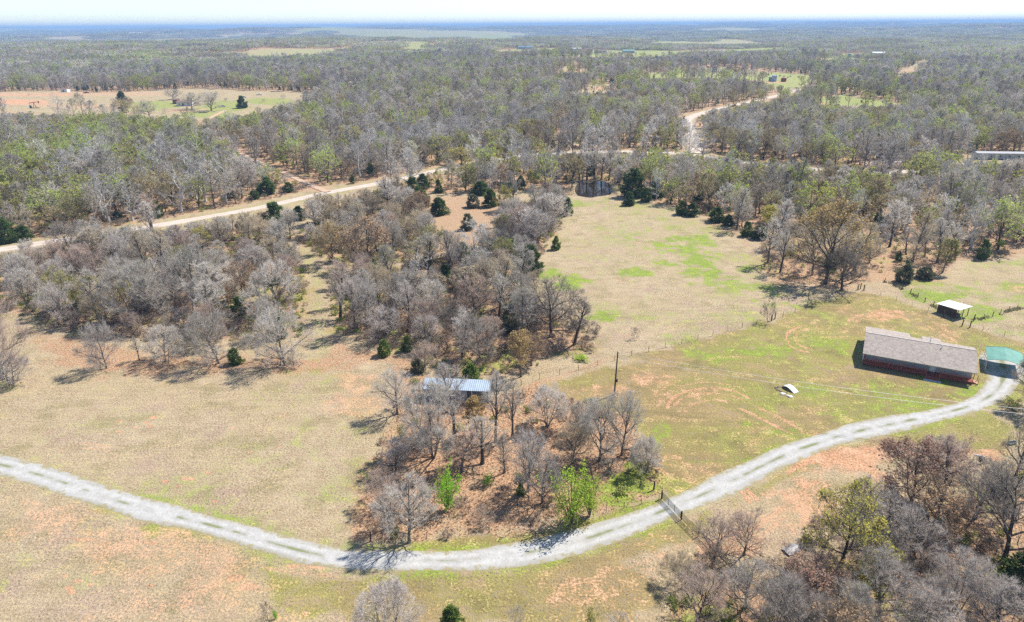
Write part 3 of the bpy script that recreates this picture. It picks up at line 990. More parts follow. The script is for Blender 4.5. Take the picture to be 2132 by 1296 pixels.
def put_tree(kind, p, h, w, tint, label, group=None, var=None):
    V = KINDS[kind]
    tr, cr, h0, w0 = V[var % len(V)] if var is not None else rnd.choice(V)
    o = empty(NAMES[kind], p, rnd.uniform(0, 6.283), label, CATS.get(kind, 'tree'), group)
    o.rotation_euler = (rnd.gauss(0, .035), rnd.gauss(0, .035), o.rotation_euler[2])
    o.scale = (w / w0 * rnd.uniform(.9, 1.1), w / w0 * rnd.uniform(.9, 1.1), h / h0)
    a = link('trunk', tr, o)
    b = link('crown', cr, o)
    c = np.array(TINT[tint]) * rnd.uniform(0.92, 1.08)
    b.color = (*c, 1)
    tree_count[NAMES[kind]] = tree_count.get(NAMES[kind], 0) + 1
    return o


def tree_px(kind, bx, by, ty, wpx, tint, label, group=None, var=None):
    """a tree whose foot stands at the picture point (bx,by), whose top reaches ty and whose crown is wpx wide"""
    p = G(bx, by)
    h = max(top_z(p, bx, ty) - p[2], 0.5)
    return put_tree(kind, p, h, wpx * depth(p) / FPX, tint, label, group, var)


# ---- the copse between the drive and the long shed
T = tree_px
T('oak', 827, 863, 768, 80, 'halo', 'bare tree leaning over its shadow at the left end of the long shed', None, 0)
T('vase', 903, 952, 795, 140, 'halo', 'wide many stemmed bare tree in front of the long shed', None, 0)
T('tall', 947, 911, 762, 78, 'lilac', 'slim bare tree right behind the widest copse tree, crown over the shed roof', None, 0)
T('tall', 1032, 920, 776, 62, 'halo', 'tall slender pale bare tree at the right end of the long shed', None, 1)
T('tall', 1067, 912, 792, 56, 'grey', 'slender straight bare tree right of the long shed', None, 2)
T('leafing_tall', 994, 905, 826, 48, 'gold', 'small tree with golden yellow leaves below the long shed', None, 0)
T('tall', 1004, 966, 872, 72, 'grey', 'thin bare tree in the middle of the copse over orange leaf litter', None, 3)
T('tall', 960, 985, 890, 60, 'rosy', 'thin rosy bare tree beside the widest copse tree', None, 4)
T('oak', 1099, 1024, 897, 92, 'lilac', 'tall lilac grey bare tree in the middle front of the copse', None, 1)
T('oak', 1128, 1048, 944, 84, 'lilac', 'bare tree left of the large lime green sapling', None, 2)
T('tall', 1050, 985, 900, 50, 'grey', 'thin bare tree just behind the middle front of the copse', None, 0)
T('oak', 1191, 966, 880, 72, 'tan', 'tan budding bare tree above the large lime green sapling', None, 3)
T('oak', 1248, 960, 825, 104, 'grey', 'broad dark limbed bare tree at the right of the copse', None, 4)
T('oak', 1294, 948, 812, 84, 'grey', 'bare tree at the yard edge below the power pole', None, 0)
T('vase', 1344, 985, 912, 70, 'halo', 'lone round pale bare tree with a star shaped shadow near the gate', None, 1)
T('vase', 1140, 888, 805, 84, 'halo', 'wide bare multi stemmed tree between the long shed and the power pole', None, 2)
T('vase', 1210, 905, 830, 70, 'grey', 'short bare tree in the row below the power pole', None, 3)
T('oak', 824, 980, 915, 74, 'lilac', 'small bare tree at the left edge of the copse', None, 1)
T('mound', 800, 1052, 985, 92, 'rosy', 'low rosy bare tree at the left corner of the copse', None, 0)
T('oak', 851, 1131, 1004, 124, 'halo', 'bare tree casting its branch shadow across the gravel drive', None, 2)
T('oak', 812, 1098, 1020, 70, 'rosy', 'bare tree close behind the one that shades the drive', None, 3)
T('sapling', 931, 1062, 974, 58, 'bright', 'bright green leafy young tree alone in the leaf litter', None, 0)
T('bush', 1014, 1012, 985, 24, 'bright', 'small round bright green shrub in the copse litter', None, 0)
T('sapling', 1190, 1094, 978, 78, 'lime', 'large sparse lime green sapling beside the drive fence', None, 1)
T('sapling', 1228, 1075, 985, 60, 'lime', 'thinner lime green sapling at the right of the large one', None, 0)
T('bush', 836, 912, 884, 28, 'olive', 'small olive green shrub at the left edge of the copse', None, 1)
T('cedar', 1085, 1030, 1005, 20, 'cedar_lit', 'small dark cedar under the lilac grey copse trees', None, 0)
T('bush', 822, 1118, 1100, 26, 'olive', 'small olive shrub at the foot of the tree that shades the drive', None, 2)
T('scrub', 1160, 985, 950, 40, 'grey', 'low bare shrub behind the large lime green sapling')
T('scrub', 1270, 985, 955, 46, 'grey', 'low bare shrub on the fallen branches at the right of the copse')
T('scrub', 905, 1045, 1010, 40, 'lilac', 'low bare shrub left of the bright green young tree')
# ---- bottom edge
T('vase', 812, 1345, 1222, 150, 'lilac', 'round bare tree cut off by the bottom edge below the drive', None, 3)
T('cedar', 940, 1305, 1264, 44, 'cedar_lit', 'small round cedar at the bottom edge', None, 1)
T('bush', 575, 1288, 1268, 12, 'bright', 'tiny bright green seedling in the near field', None, 0)
T('scrub', 558, 1290, 1252, 26, 'dark', 'bare dark stick shrub beside the tiny green seedling')
T('scrub', 1072, 1302, 1262, 40, 'grey', 'thin bare shrub at the bottom edge right of the cedar')
T('bush', 1228, 1305, 1270, 32, 'olive', 'grey green shrub at the bottom edge', None, 1)
T('scrub', 1290, 1310, 1275, 50, 'lilac', 'low lilac shrub at the bottom edge', None)
# ---- wood at the lower right
T('oak', 1548, 1156, 1068, 92, 'rosy', 'bare tree behind the end of the pipe fence', None, 4)
T('oak', 1484, 1176, 1084, 86, 'rosy', 'bare tree overlapping the last post of the pipe fence', None, 0)
T('leafing', 1749, 1182, 1018, 176, 'yellowgreen', 'yellow green budding tree in the lower right wood', None, 0)
T('leafing', 1893, 1058, 918, 166, 'rust', 'broad tree with rust red buds beside the bare red dirt', None, 1)
T('tall', 1950, 1082, 918, 90, 'rosy', 'leaning bare tree right of the rust red one', None, 0)
T('oak', 1838, 1118, 1036, 132, 'lilac', 'bare lilac grey tree between the yellow green and the rust red tree', None, 1)
T('oak', 1812, 1040, 995, 74, 'lilac', 'low lilac bare tree left of the rust red one', None, 2)
T('grand', 2091, 1168, 980, 215, 'dark', 'large dark bare tree with spreading limbs near the right edge', None, 0)
T('leafing', 1690, 1255, 1170, 130, 'rust', 'pinkish budding tree in the bottom of the lower right wood', None, 2)
T('oak', 1550, 1268, 1175, 130, 'lilac', 'bare tree in the bottom wood below the half hidden metal sheet', None, 3)
T('oak', 1830, 1294, 1160, 150, 'lilac', 'bare tree low in the wood between the pinkish and the large dark tree', None, 4)
T('vase', 1984, 1284, 1160, 140, 'lilac', 'many stemmed bare tree low in the wood before the large dark one', None, 0)
T('oak', 1452, 1296, 1180, 110, 'rosy', 'bare rosy tree at the left corner of the lower right wood', None, 1)
T('mound', 1420, 1225, 1165, 90, 'tan', 'low tan thicket tree under the pipe fence', None, 1)
T('oak', 2030, 1080, 960, 120, 'dark', 'dark bare tree between the rust red tree and the right edge', None, 2)
T('oak', 2115, 990, 862, 90, 'dark', 'dark bare tree by the right edge below the drive bend', None, 3)
T('oak', 1640, 1310, 1215, 120, 'lilac', 'bare tree on the bottom edge before the pinkish one', None, 2)
T('vase', 1760, 1320, 1220, 110, 'grey', 'grey bare tree on the bottom edge between two lilac ones', None, 1)
T('oak', 1910, 1340, 1230, 130, 'lilac', 'lilac bare tree cut by the bottom edge', None, 0)
T('oak', 2070, 1330, 1205, 130, 'lilac', 'bare tree in the bottom right corner', None, 1)
T('vase', 1720, 1130, 1075, 70, 'rosy', 'low bare tree in front of the half hidden metal sheet', None, 2)
T('vase', 1940, 960, 905, 60, 'lilac', 'small bare tree on the near side of the drive bend', None, 3)
T('oak', 1990, 985, 915, 70, 'rosy', 'small rosy bare tree beside the white board', None, 4)
T('leafing', 1800, 1235, 1160, 70, 'olive', 'small olive budding tree under the lilac trees', None, 0)
T('cedar', 2128, 1225, 1150, 80, 'cedar', 'dark cedar beneath the large dark tree at the right edge', None, 2)
T('bush', 2108, 852, 828, 40, 'olive', 'round olive shrub inside the drive bend', None, 2)
T('scrub', 1640, 1168, 1132, 46, 'rosy', 'low bare scrub in front of the half hidden metal sheet')
T('scrub', 1668, 1158, 1120, 40, 'lilac', 'low bare scrub at the right end of the half hidden metal sheet')
T('scrub', 1610, 1210, 1170, 70, 'rosy', 'low rosy scrub left of the pinkish budding tree')
T('bush', 2010, 1125, 1105, 40, 'olive', 'small olive bush in the shade under the dark trees', None, 0)
T('oak', 2175, 850, 735, 130, 'dark', 'dark bare tree reaching in over the right edge by the carport', None, 1)
# ---- the wood's front row by the left field
T('dense', 10, 790, 632, 120, 'rosy', 'large bare tree cut by the left edge', None, 3)
T('dense', 28, 800, 735, 80, 'lilac', 'low round thicket tree at the left edge', None, 2)
T('dense', 222, 768, 674, 80, 'lilac', 'bare tree at the left end of the front row on the field edge', None, 0)
T('dense', 345, 752, 680, 88, 'halo', 'second bare tree from the left in the front row', None, 1)
T('tall', 290, 750, 700, 24, 'grey', 'thin bare sapling between the two left front row trees', None, 1)
T('dense', 455, 757, 650, 108, 'grey', 'bare tree over a small cedar in the front row', None, 2)
T('dense', 592, 760, 648, 118, 'halo', 'dense round bare tree at the right end of the front row', None, 0)
T('cedar', 489, 758, 726, 28, 'cedar_lit', 'small green cedar at the foot of the front row trees', None, 3)
T('vase', 290, 672, 545, 110, 'grey', 'tall forked bare tree in the west wood', None, 2)
T('oak', 400, 622, 510, 110, 'grey', 'bare tree with dark trunk in the middle of the west wood', None, 0)
T('pale', 540, 678, 590, 60, 'halo', 'broken pale tree near the right edge of the west wood', None, 0)
T('oak', 580, 650, 540, 90, 'halo', 'round topped bare tree by the right edge of the west wood', None, 1)
T('leafing', 315, 640, 580, 50, 'gold', 'small pale gold budding tree in the west wood', None, 2)
T('oak', 150, 535, 460, 80, 'dark', 'dark forked bare tree at the top of the west wood', None, 4)
T('oak', 210, 540, 470, 95, 'grey', 'wide bare tree near the dirt road in the west wood', None, 3)
T('oak', 285, 535, 470, 90, 'grey', 'second wide bare tree near the dirt road in the west wood', None, 2)
for i, (x, y, ty, w) in enumerate(((212, 770, 738, 62), (352, 756, 722, 66), (450, 762, 724, 74), (585, 764, 722, 84), (612, 762, 730, 60), (20, 806, 768, 70))):
    T('scrub', x, y, ty, w, ('lilac', 'grey', 'halo')[i % 3], 'low twiggy brush at the foot of the front row trees', 'brush under the front row trees')
# ---- the middle wood
T('grand', 1148, 702, 580, 140, 'dark', 'large spreading dark bare oak at the field edge', None, 1)
T('tall', 1196, 718, 618, 70, 'dark', 'dark bare tree right of the large spreading oak', None, 3)
T('oak', 1100, 690, 615, 60, 'dark', 'crooked dark bare tree left of the large spreading oak', None, 0)
T('cedar', 1062, 690, 632, 46, 'cedar_grey', 'dark grey green cedar in the middle wood left of the large oak', None, 0)
T('cedar', 1102, 572, 512, 54, 'cedar', 'leaning dark cedar at the right edge of the middle wood', None, 1)
T('cedar', 1060, 540, 500, 44, 'cedar_lit', 'cedar standing behind the leaning dark one', None, 2)
T('cedar', 1030, 530, 503, 30, 'cedar_lit', 'smaller cedar left of the pair at the middle wood', None, 3)
T('cedar', 961, 537, 505, 32, 'cedar', 'pointed cedar on the edge of the brown meadow', None, 1)
T('cedar', 772, 560, 530, 28, 'cedar', 'small dark cedar at the foot of the brown leaved trees', None, 3)
T('pale', 1105, 500, 432, 80, 'white', 'white barked sycamore over the field corner', None, 1)
T('pale', 880, 600, 530, 50, 'white', 'white limbed tree in the middle wood', None, 2)
T('pale', 1010, 560, 520, 46, 'white', 'small white limbed tree by the cedars of the middle wood', None, 0)
T('leafing', 770, 555, 450, 100, 'brown', 'round tree with clinging brown leaves in the north clump', None, 1)
T('leafing', 694, 548, 458, 66, 'gold', 'tree with pale orange leaves at the left of the north clump', None, 0)
T('oak', 1000, 600, 520, 76, 'grey', 'round grey bare tree below the cedars', None, 4)
T('leafing_tall', 960, 640, 555, 70, 'tan', 'tan budding tree in the middle wood', None, 1)
T('leafing_tall', 1085, 785, 690, 60, 'gold', 'gold budding tree with dark trunk by the wire fence', None, 2)
T('oak', 885, 765, 710, 60, 'rosy', 'low rosy tree at the lower left corner of the middle wood', None, 2)
T('cedar', 800, 740, 708, 28, 'cedar_lit', 'bushy green cedar at the lower left of the middle wood', None, 2)
T('cedar', 848, 730, 700, 24, 'cedar_lit', 'dark cedar right of the bushy green one', None, 0)
T('cedar', 980, 800, 757, 40, 'cedar_lit', 'green cedar behind the long shed roof', None, 1)
T('cedar', 870, 775, 748, 28, 'cedar_grey', 'grey cedar left above the long shed roof', None, 2)
T('tall', 740, 690, 565, 60, 'lilac', 'tall pale bare tree at the left of the middle wood', None, 4)
T('oak', 765, 690, 580, 70, 'lilac', 'tall forked bare tree beside the trail', None, 1)
T('bush', 1208, 750, 738, 30, 'lime', 'green shrub at the corner of the middle wood', None, 0)
# ---- brown meadow and pond
T('cedar', 915, 447, 412, 36, 'cedar', 'round dark cedar in the open brown meadow', None, 1)
T('cedar', 881, 432, 397, 30, 'cedar', 'second round cedar left in the brown meadow', None, 3)
T('cedar', 975, 478, 445, 30, 'cedar_grey', 'grey cedar standing alone in the brown meadow', None, 0)
T('cedar', 572, 478, 422, 56, 'cedar', 'large pointed cedar beside the dirt road', None, 0)
T('cedar', 623, 458, 430, 28, 'cedar', 'small cedar right of the large pointed one', None, 1)
T('cedar', 1316, 410, 352, 42, 'cedar', 'tall pointed cedar at the right of the pond', None, 2)
T('cedar', 1368, 412, 372, 26, 'cedar', 'second pointed cedar right of the pond', None, 0)
T('cedar', 1180, 448, 412, 24, 'cedar', 'small dark cedar at the top left field corner', None, 1)
T('cedar', 1157, 520, 492, 18, 'cedar_lit', 'small bright cedar on the left field edge', None, 3)
T('cedar', 985, 432, 405, 26, 'cedar_grey', 'grey green cedar at the back of the brown meadow', None, 2)
T('cedar', 1022, 430, 395, 32, 'cedar', 'dark cedar at the back of the brown meadow', None, 1)
T('leafing', 1050, 440, 385, 44, 'yellowgreen', 'small yellow green tree at the back of the brown meadow', None, 0)
T('oak', 1045, 488, 432, 60, 'lilac', 'bare tree clump at the right end of the brown meadow', None, 2)
T('oak', 1150, 470, 402, 70, 'halo', 'round bare tree at the field corner behind the sycamore', None, 1)
# ---- right wood and the field
T('leafing_grand', 1718, 592, 426, 165, 'gold', 'very large oak with golden buds at the edge of the right wood', None, 0)
T('oak', 1752, 606, 518, 86, 'dark', 'forked bare tree in front of the very large golden oak', None, 3)
T('cedar', 1880, 588, 545, 34, 'cedar_grey', 'grey green cedar left of the small lean to shed', None, 3)
T('cedar', 1925, 580, 556, 34, 'cedar_grey', 'low dark cedar at the right wood edge', None, 2)
T('cedar', 2045, 540, 500, 26, 'cedar', 'narrow dark cedar at the right wood edge', None, 0)
T('scrub', 1598, 672, 626, 36, 'dark', 'bare thorny shrub beside two thick posts on the field fence')
T('scrub', 1320, 706, 680, 20, 'dark', 'tiny bare shrub in the open field')
for i, (x, y, ty, w) in enumerate(((1418, 447, 418, 24), (1440, 450, 424, 26), (1490, 462, 432, 28), (1515, 470, 448, 22), (1555, 492, 462, 24), (1580, 498, 470, 26), (1345, 420, 392, 24), (1310, 428, 400, 22))):
    T('cedar', x, y, ty, w, 'cedar', 'small dark cedar in the row along the top edge of the field', 'cedars along the field edge', i)
for i, (x, y, ty, w) in enumerate(((330, 452, 420, 24), (52, 500, 470, 30), (15, 505, 455, 46), (555, 405, 370, 36), (600, 400, 380, 26), (480, 412, 395, 20), (530, 415, 398, 24), (245, 455, 440, 18), (860, 405, 370, 34), (1000, 405, 378, 36), (1060, 400, 380, 30), (880, 392, 362, 24))):
    T('cedar', x, y, ty, w, 'cedar', 'dark cedar among the bare trees along the dirt road', 'cedars along the dirt road', i)

# ------------------------------------------------------------------ woods: the trees that show largest one by one, the rest as one mass
def fill(P, sp, seed):
    R = np.random.RandomState(seed)
    x0, y0 = P.min(0)
    x1, y1 = P.max(0)
    gx, gy = np.meshgrid(np.arange(x0, x1, sp), np.arange(y0, y1, sp))
    x = (gx + R.uniform(-.42, .42, gx.shape) * sp).ravel()
    y = (gy + R.uniform(-.42, .42, gy.shape) * sp).ravel()
    k = in_poly(x, y, P)
    return np.stack([x[k], y[k]], 1)


hand = np.array([[o.location.x, o.location.y] for o in COL.objects if o.name.split('.')[0] in set(NAMES.values())])


def drop_near_hand(p, d):
    return p[np.sqrt(((p[:, None, :] - hand[None]) ** 2).sum(2)).min(1) > d]


def drop_lines(p, spec):
    k = np.ones(len(p), bool)
    for L, d in spec:
        k &= dist_line(p[:, 0], p[:, 1], L) > d
    return p[k]


def frustum(p, margin=1.0):
    a = np.arctan2(p[:, 0], p[:, 1])
    return p[np.abs(a) < math.radians(38) * margin]


def project(x, y, z):
    v = np.stack([np.asarray(x, float), np.asarray(y, float), np.asarray(z, float) - CAMH], -1)
    d = v @ FW
    return 1066 + FPX * (v @ RV) / d, 648 - FPX * (v @ UV) / d


LOW = [np.array(l, float) for l in ([(330, 476), (410, 461), (540, 438), (680, 407), (790, 388)], [(0, 242), (250, 240), (330, 248), (440, 250), (520, 244), (640, 214)], [(412, 278), (440, 252), (470, 234)],
       [(1428, 268), (1450, 247), (1500, 233), (1580, 218), (1660, 200)], [(1490, 166), (1570, 172), (1640, 186), (1705, 180)], [(1030, 118), (1250, 122), (1420, 119), (1660, 104)], [(1150, 154), (1232, 155)], [(1205, 196), (1295, 197)],
       [(1325, 167), (1490, 166)], [(1690, 127), (1880, 124)], [(1855, 167), (1948, 138)], [(145, 144), (190, 141)], [(1985, 342), (2132, 340)], [(500, 330), (560, 352), (660, 396)], [(1690, 224), (1870, 224)], [(1430, 320), (1440, 290), (1446, 262)])]
SOFT = [np.array(l, float) for l in ([(0, 528), (100, 512), (200, 497), (330, 477)], [(870, 369), (960, 349), (1050, 334), (1120, 326), (1400, 325), (1550, 342), (1810, 363)],)]


def limit_heights(x, y, h, seed=1):
    """trees in front of a road or clearing stay low enough not to hide it"""
    x, y, h = np.asarray(x, float), np.asarray(y, float), np.array(h, float)
    z0 = hgt(x, y)
    bx, by = project(x, y, z0)
    _, ty = project(x, y, z0 + h)
    Rr = np.random.RandomState(seed)
    for grp, prob in ((LOW, .93), (SOFT[1:], .85), (SOFT[:1], .35)):
        for L in grp:
            o = np.argsort(L[:, 0])
            yl = np.interp(bx, L[o, 0], L[o, 1], left=-1e4, right=-1e4)
            k = (ty < yl) & (by > yl) & (yl > 0) & (Rr.rand(len(x)) < prob)
            f = np.where(k, (by - yl) / np.maximum(by - ty, 1e-6), 1)
            h = h * f
            _, ty = project(x, y, z0 + h)
    return h


ROADS = [(ROAD_A, 7), (ROAD_B, 7.5), (TRAIL_C, 4.5), (TRAIL_D, 8), (TRAIL_E, 5)]
cand = []
for P, sp, sd_, zone, where in ((WOOD_WEST, 7.3, 1, 'west', 'the west wood'), (WOOD_NORTH, 7.0, 2, 'north', 'the meadow clump'),
                                (WOOD_MID, 6.9, 3, 'mid', 'the middle wood'), (WOOD_SE, 6.0, 4, 'se', 'the lower right wood')):
    p = drop_lines(frustum(drop_near_hand(fill(P, sp, sd_), 3.6)), [(MID_TRAIL, 4), (ROAD_A, 7), (DRIVE, 5)])
    cand += [(float(np.hypot(*q)), q, zone, where) for q in p]

# far wood points, denser near, up to 1300 m
R = np.random.RandomState(5)
far_pts = []
for r0, r1, sp in ((120, 420, 6.8), (420, 760, 7.6), (760, 1350, 9.0)):
    b = math.radians(46)
    P = np.array([[-r1 * 1.05, 60], [r1 * 1.05, 60], [r1 * 1.05, r1], [-r1 * 1.05, r1]])
    p = fill(P, sp, int(r0))
    rr = np.hypot(p[:, 0], p[:, 1])
    aa = np.abs(np.arctan2(p[:, 0], p[:, 1]))
    p = p[(rr > r0) & (rr <= r1) & (aa < b)]
    p = p[~in_poly(p[:, 0], p[:, 1], FAR_OPEN)]
    far_pts.append(p)
far_pts = np.vstack(far_pts)
k = np.ones(len(far_pts), bool)
for P in CLEAR:
    k &= ~in_poly(far_pts[:, 0], far_pts[:, 1], P)
far_pts = drop_lines(far_pts[k], ROADS)
thin = fbm(far_pts[:, 0], far_pts[:, 1], 90, 77, 3)                      # gaps in the wood
far_pts = far_pts[R.rand(len(far_pts)) < np.clip(1.9 - 1.9 * thin, 0.35, 1)]
far_pts = drop_near_hand(far_pts, 4)
vis = np.abs(np.arctan2(far_pts[:, 0], far_pts[:, 1])) < math.radians(37.5)
order = np.argsort(np.hypot(far_pts[:, 0], far_pts[:, 1]) + 1e6 * ~vis)
fr = far_pts[order]

MIX = {'west': (('oak', .42), ('vase', .18), ('tall', .20), ('leafing', .10), ('cedar', .04), ('mound', .06)), 'north': (('oak', .5), ('tall', .2), ('leafing', .18), ('vase', .12)),
       'mid': (('oak', .36), ('tall', .34), ('vase', .12), ('leafing', .08), ('cedar', .06), ('pale', .04)), 'se': (('oak', .5), ('vase', .2), ('mound', .2), ('leafing', .1)),
       'far': (('tall', .60), ('oak', .22), ('pale', .08), ('leafing_tall', .04), ('cedar', .03), ('leafing', .03))}
SIZE = dict(oak=(8.4, 7.2), vase=(7.2, 6.6), tall=(11.5, 6.2), leafing=(9, 7.4), cedar=(4.4, 2.8), mound=(5.2, 6.0), pale=(13, 8.5), leafing_tall=(11, 5.8))
TINTS = dict(west=('grey', 'halo', 'lilac', 'halo', 'tan', 'rosy'), north=('lilac', 'grey', 'tan', 'halo'), mid=('grey', 'lilac', 'tan', 'rosy', 'dark', 'grey'), se=('lilac', 'rosy', 'dark', 'grey'), far=('grey', 'halo', 'lilac', 'grey', 'tan'))
ADJ = dict(oak='round crowned bare tree', vase='many stemmed bare tree', tall='tall slim bare tree', mound='low bushy bare tree', pale='white limbed sycamore', leafing='budding broad tree', leafing_tall='tall budding tree', cedar='dark green cedar')


def pick(mix):
    u, acc = rnd.random(), 0
    for k, w in mix:
        acc += w
        if u < acc:
            return k
    return mix[0][0]


cand.sort(key=lambda c: c[0])
rest = []
BARE_MAX = 298
pool = []
for d_, q, zone, where in cand + [(float(np.hypot(*q)), q, 'far', 'the far wood edge') for q in fr[:330]]:
    kind = pick(MIX[zone])
    h, w = SIZE[kind]
    f = rnd.uniform(0.62, 1.25)
    bare = NAMES[kind] == 'bare_tree'
    if bare and tree_count.get('bare_tree', 0) >= BARE_MAX:
        rest.append((q, kind))
        continue
    hh = float(limit_heights([q[0]], [q[1]], [h * f], int(abs(q[0] * 100)))[0])
    if hh < 0.35 * h * f:
        continue
    w *= max(hh / (h * f), .6) ** .5
    p = np.array([q[0], q[1], float(hgt(q[0], q[1])) - 0.05])
    tint = 'white' if kind == 'pale' else 'cedar' if kind == 'cedar' else (rnd.choice(('tan', 'brown', 'olive')) if zone in ('se', 'north') else rnd.choice(('yellowgreen', 'olive', 'tan', 'brown', 'olive'))) if 'leafing' in kind else rnd.choice(TINTS[zone])
    size = 'small ' if f < .8 else 'large ' if f > 1.1 else ''
    word = dict(yellowgreen='yellow green', lime='lime green', lilac='lilac grey', halo='pale', cedar='', white='').get(tint, tint)
    pool.append((put_tree(kind, p, hh, w * f * rnd.uniform(0.85, 1.15), tint, '', f"{ADJ[kind]}s in {where}"), f"{size}{word} {ADJ[kind]}".replace('  ', ' ').strip(), zone, where))
zs = {}
for o, d_, zone, where in pool:
    zs.setdefault(zone, []).append(project(o.location.x, o.location.y, o.location.z))
for o, d_, zone, where in pool:
    Z = np.array(zs[zone])
    bx, by = project(o.location.x, o.location.y, o.location.z)
    fx, fy = (Z[:, 0] < bx).mean(), (Z[:, 1] < by).mean()
    part = ('back' if fy < .34 else 'middle' if fy < .67 else 'front') + ' ' + ('left' if fx < .34 else 'centre' if fx < .67 else 'right')
    o['label'] = f"{d_}, {part} of {where}"
rest_pts = np.array([q for q, _ in rest] + list(map(tuple, fr[330:])))

# source shapes for the mass of the wood (not in the scene themselves; instanced by the wood's own node tree)
SRC = bpy.data.collections.new('wood_shapes')


def src(name, T, mats):
    tr, cr = (T.trunk, T.crown) if isinstance(T, Tree) else T
    m = MB()
    m.v = tr.v + [tuple(v) for v in cr.v]
    n = len(tr.v)
    m.f = list(tr.f) + [tuple(i + n for i in f) for f in cr.f]
    m.mi = [0] * len(tr.f) + [1 + i for i in cr.mi]
    o = bpy.data.objects.new(f'{name}', m.mesh(name, mats))
    SRC.objects.link(o)


FT1 = leafy('wood_twigs', (0.44, 0.385, 0.325), False, 0.3, 0.3, (0.60, 0.545, 0.47), True)
FT2 = leafy('wood_twigs_tan', (0.46, 0.39, 0.29), False, 0.3, 0.3, (0.56, 0.46, 0.32), True)
FTP = leafy('wood_twigs_pale', (0.50, 0.47, 0.43), False, 0.25, 0.3)
FL1 = leafy('wood_buds_yellow_green', (0.52, 0.51, 0.14), False, 0.35, 0.5, (0.38, 0.48, 0.085))
FL2 = leafy('wood_buds_tan', (0.44, 0.34, 0.18), False, 0.35, 0.3, (0.36, 0.33, 0.14))
FC = leafy('wood_cedar', (0.10, 0.15, 0.05), False, 0.5, 0.15)
lod = dict(lv=(8, 5, 4), sides=(5, 3, 3, 3), tw=0.085)
names = []
for i in range(4):
    names.append('a_tall_%d' % i); src(names[-1], Tree(1300 + i, 14, 7.4, .25, 'tall', 7, thick=1.25, **lod), [BARK_LIGHT if i % 2 else BARK, FT1, FT1, BARK_LIGHT])
for i in range(3):
    names.append('b_oak_%d' % i); src(names[-1], Tree(1400 + i, 11, 9.0, .18, 'oak', 8, **lod), [BARK_DARK, FT1 if i else FT2, FT1, BARK_DARK])
for i in range(2):
    names.append('c_pale_%d' % i); src(names[-1], Tree(1500 + i, 16, 10, .22, 'oak', 5, thick=1.35, **lod), [BARK_PALE, FTP, FTP, BARK_PALE])
for i in range(2):
    names.append('d_bud_%d' % i); src(names[-1], Tree(1600 + i, 13, 9, .22, 'oak', 6, leaves=1.0, leaf=.42, **lod), [BARK_DARK, FT1, FL1, BARK_DARK])
for i in range(2):
    names.append('e_tan_%d' % i); src(names[-1], Tree(1700 + i, 12, 9, .22, 'oak', 6, leaves=.8, leaf=.4, **lod), [BARK_DARK, FT2, FL2, BARK_DARK])
for i in range(2):
    names.append('f_cedar_%d' % i); src(names[-1], cedar(1800 + i, 5, 3.2, 420, .6, .5), [BARK, FC])


def clump(seed, size, step, nt, ts):
    """a stretch of far wood: crowns of loose small faces on short stems"""
    R = np.random.RandomState(seed)
    V, F, M = [], [], []
    g = np.arange(-size / 2, size / 2, step)
    for gx in g:
        for gy in g:
            x, y = gx + R.uniform(0, step), gy + R.uniform(0, step)
            if R.rand() < 0.06:
                continue
            h, w = R.uniform(7, 12.5), R.uniform(5.5, 8.5)
            u = R.rand()
            mi = 0 if u < .62 else 1 if u < .80 else 2 if u < .955 else 3
            a = R.normal(0, 1, (nt, 3))
            a[:, 2] = np.abs(a[:, 2]) * 1.0 - .25
            a /= np.linalg.norm(a, axis=1, keepdims=True)
            rad = R.uniform(.55, 1.0, (nt, 1))
            c = np.array([x, y, h * .58]) + a * rad * (w * .5, w * .5, h * .42)
            t1 = R.normal(0, 1, (nt, 3))
            t1 /= np.linalg.norm(t1, axis=1, keepdims=True)
            t2 = np.cross(t1, R.normal(0, 1, (nt, 3)))
            t2 /= np.linalg.norm(t2, axis=1, keepdims=True)
            z = ts * R.uniform(.6, 1.3, (nt, 1))
            n = len(V) * 3
            V += np.stack([c - t1 * z * .8 - t2 * z * .28, c - t1 * z * .8 + t2 * z * .28, c + t1 * z], 1).tolist()
            M += [mi] * nt
            V.append([[x - .18, y, -.6], [x + .18, y, -.6], [x, y, h * .7]])
            M.append(4)
    V = np.array(V).reshape(-1, 3)
    me = np_mesh('clump', V, np.arange(len(V)).reshape(-1, 3), FT1)
    for m in (FL1, FL2, FC, BARK_DARK):
        me.materials.append(m)
    me.polygons.foreach_set('material_index', np.choose(M, [0, 1, 2, 3, 4]))
    return me


for i in range(4):
    o = bpy.data.objects.new('g_clump_%d' % i, clump(30 + i, 42, 6.4, 46, 1.15))
    SRC.objects.link(o)
for i in range(3):
    o = bpy.data.objects.new('h_clump_%d' % i, clump(40 + i, 110, 8.5, 16, 2.6))
    SRC.objects.link(o)
IDX = {n[0]: [i for i, m in enumerate(sorted(o.name for o in SRC.objects)) if m[0] == n[0]] for n in sorted(o.name for o in SRC.objects)}


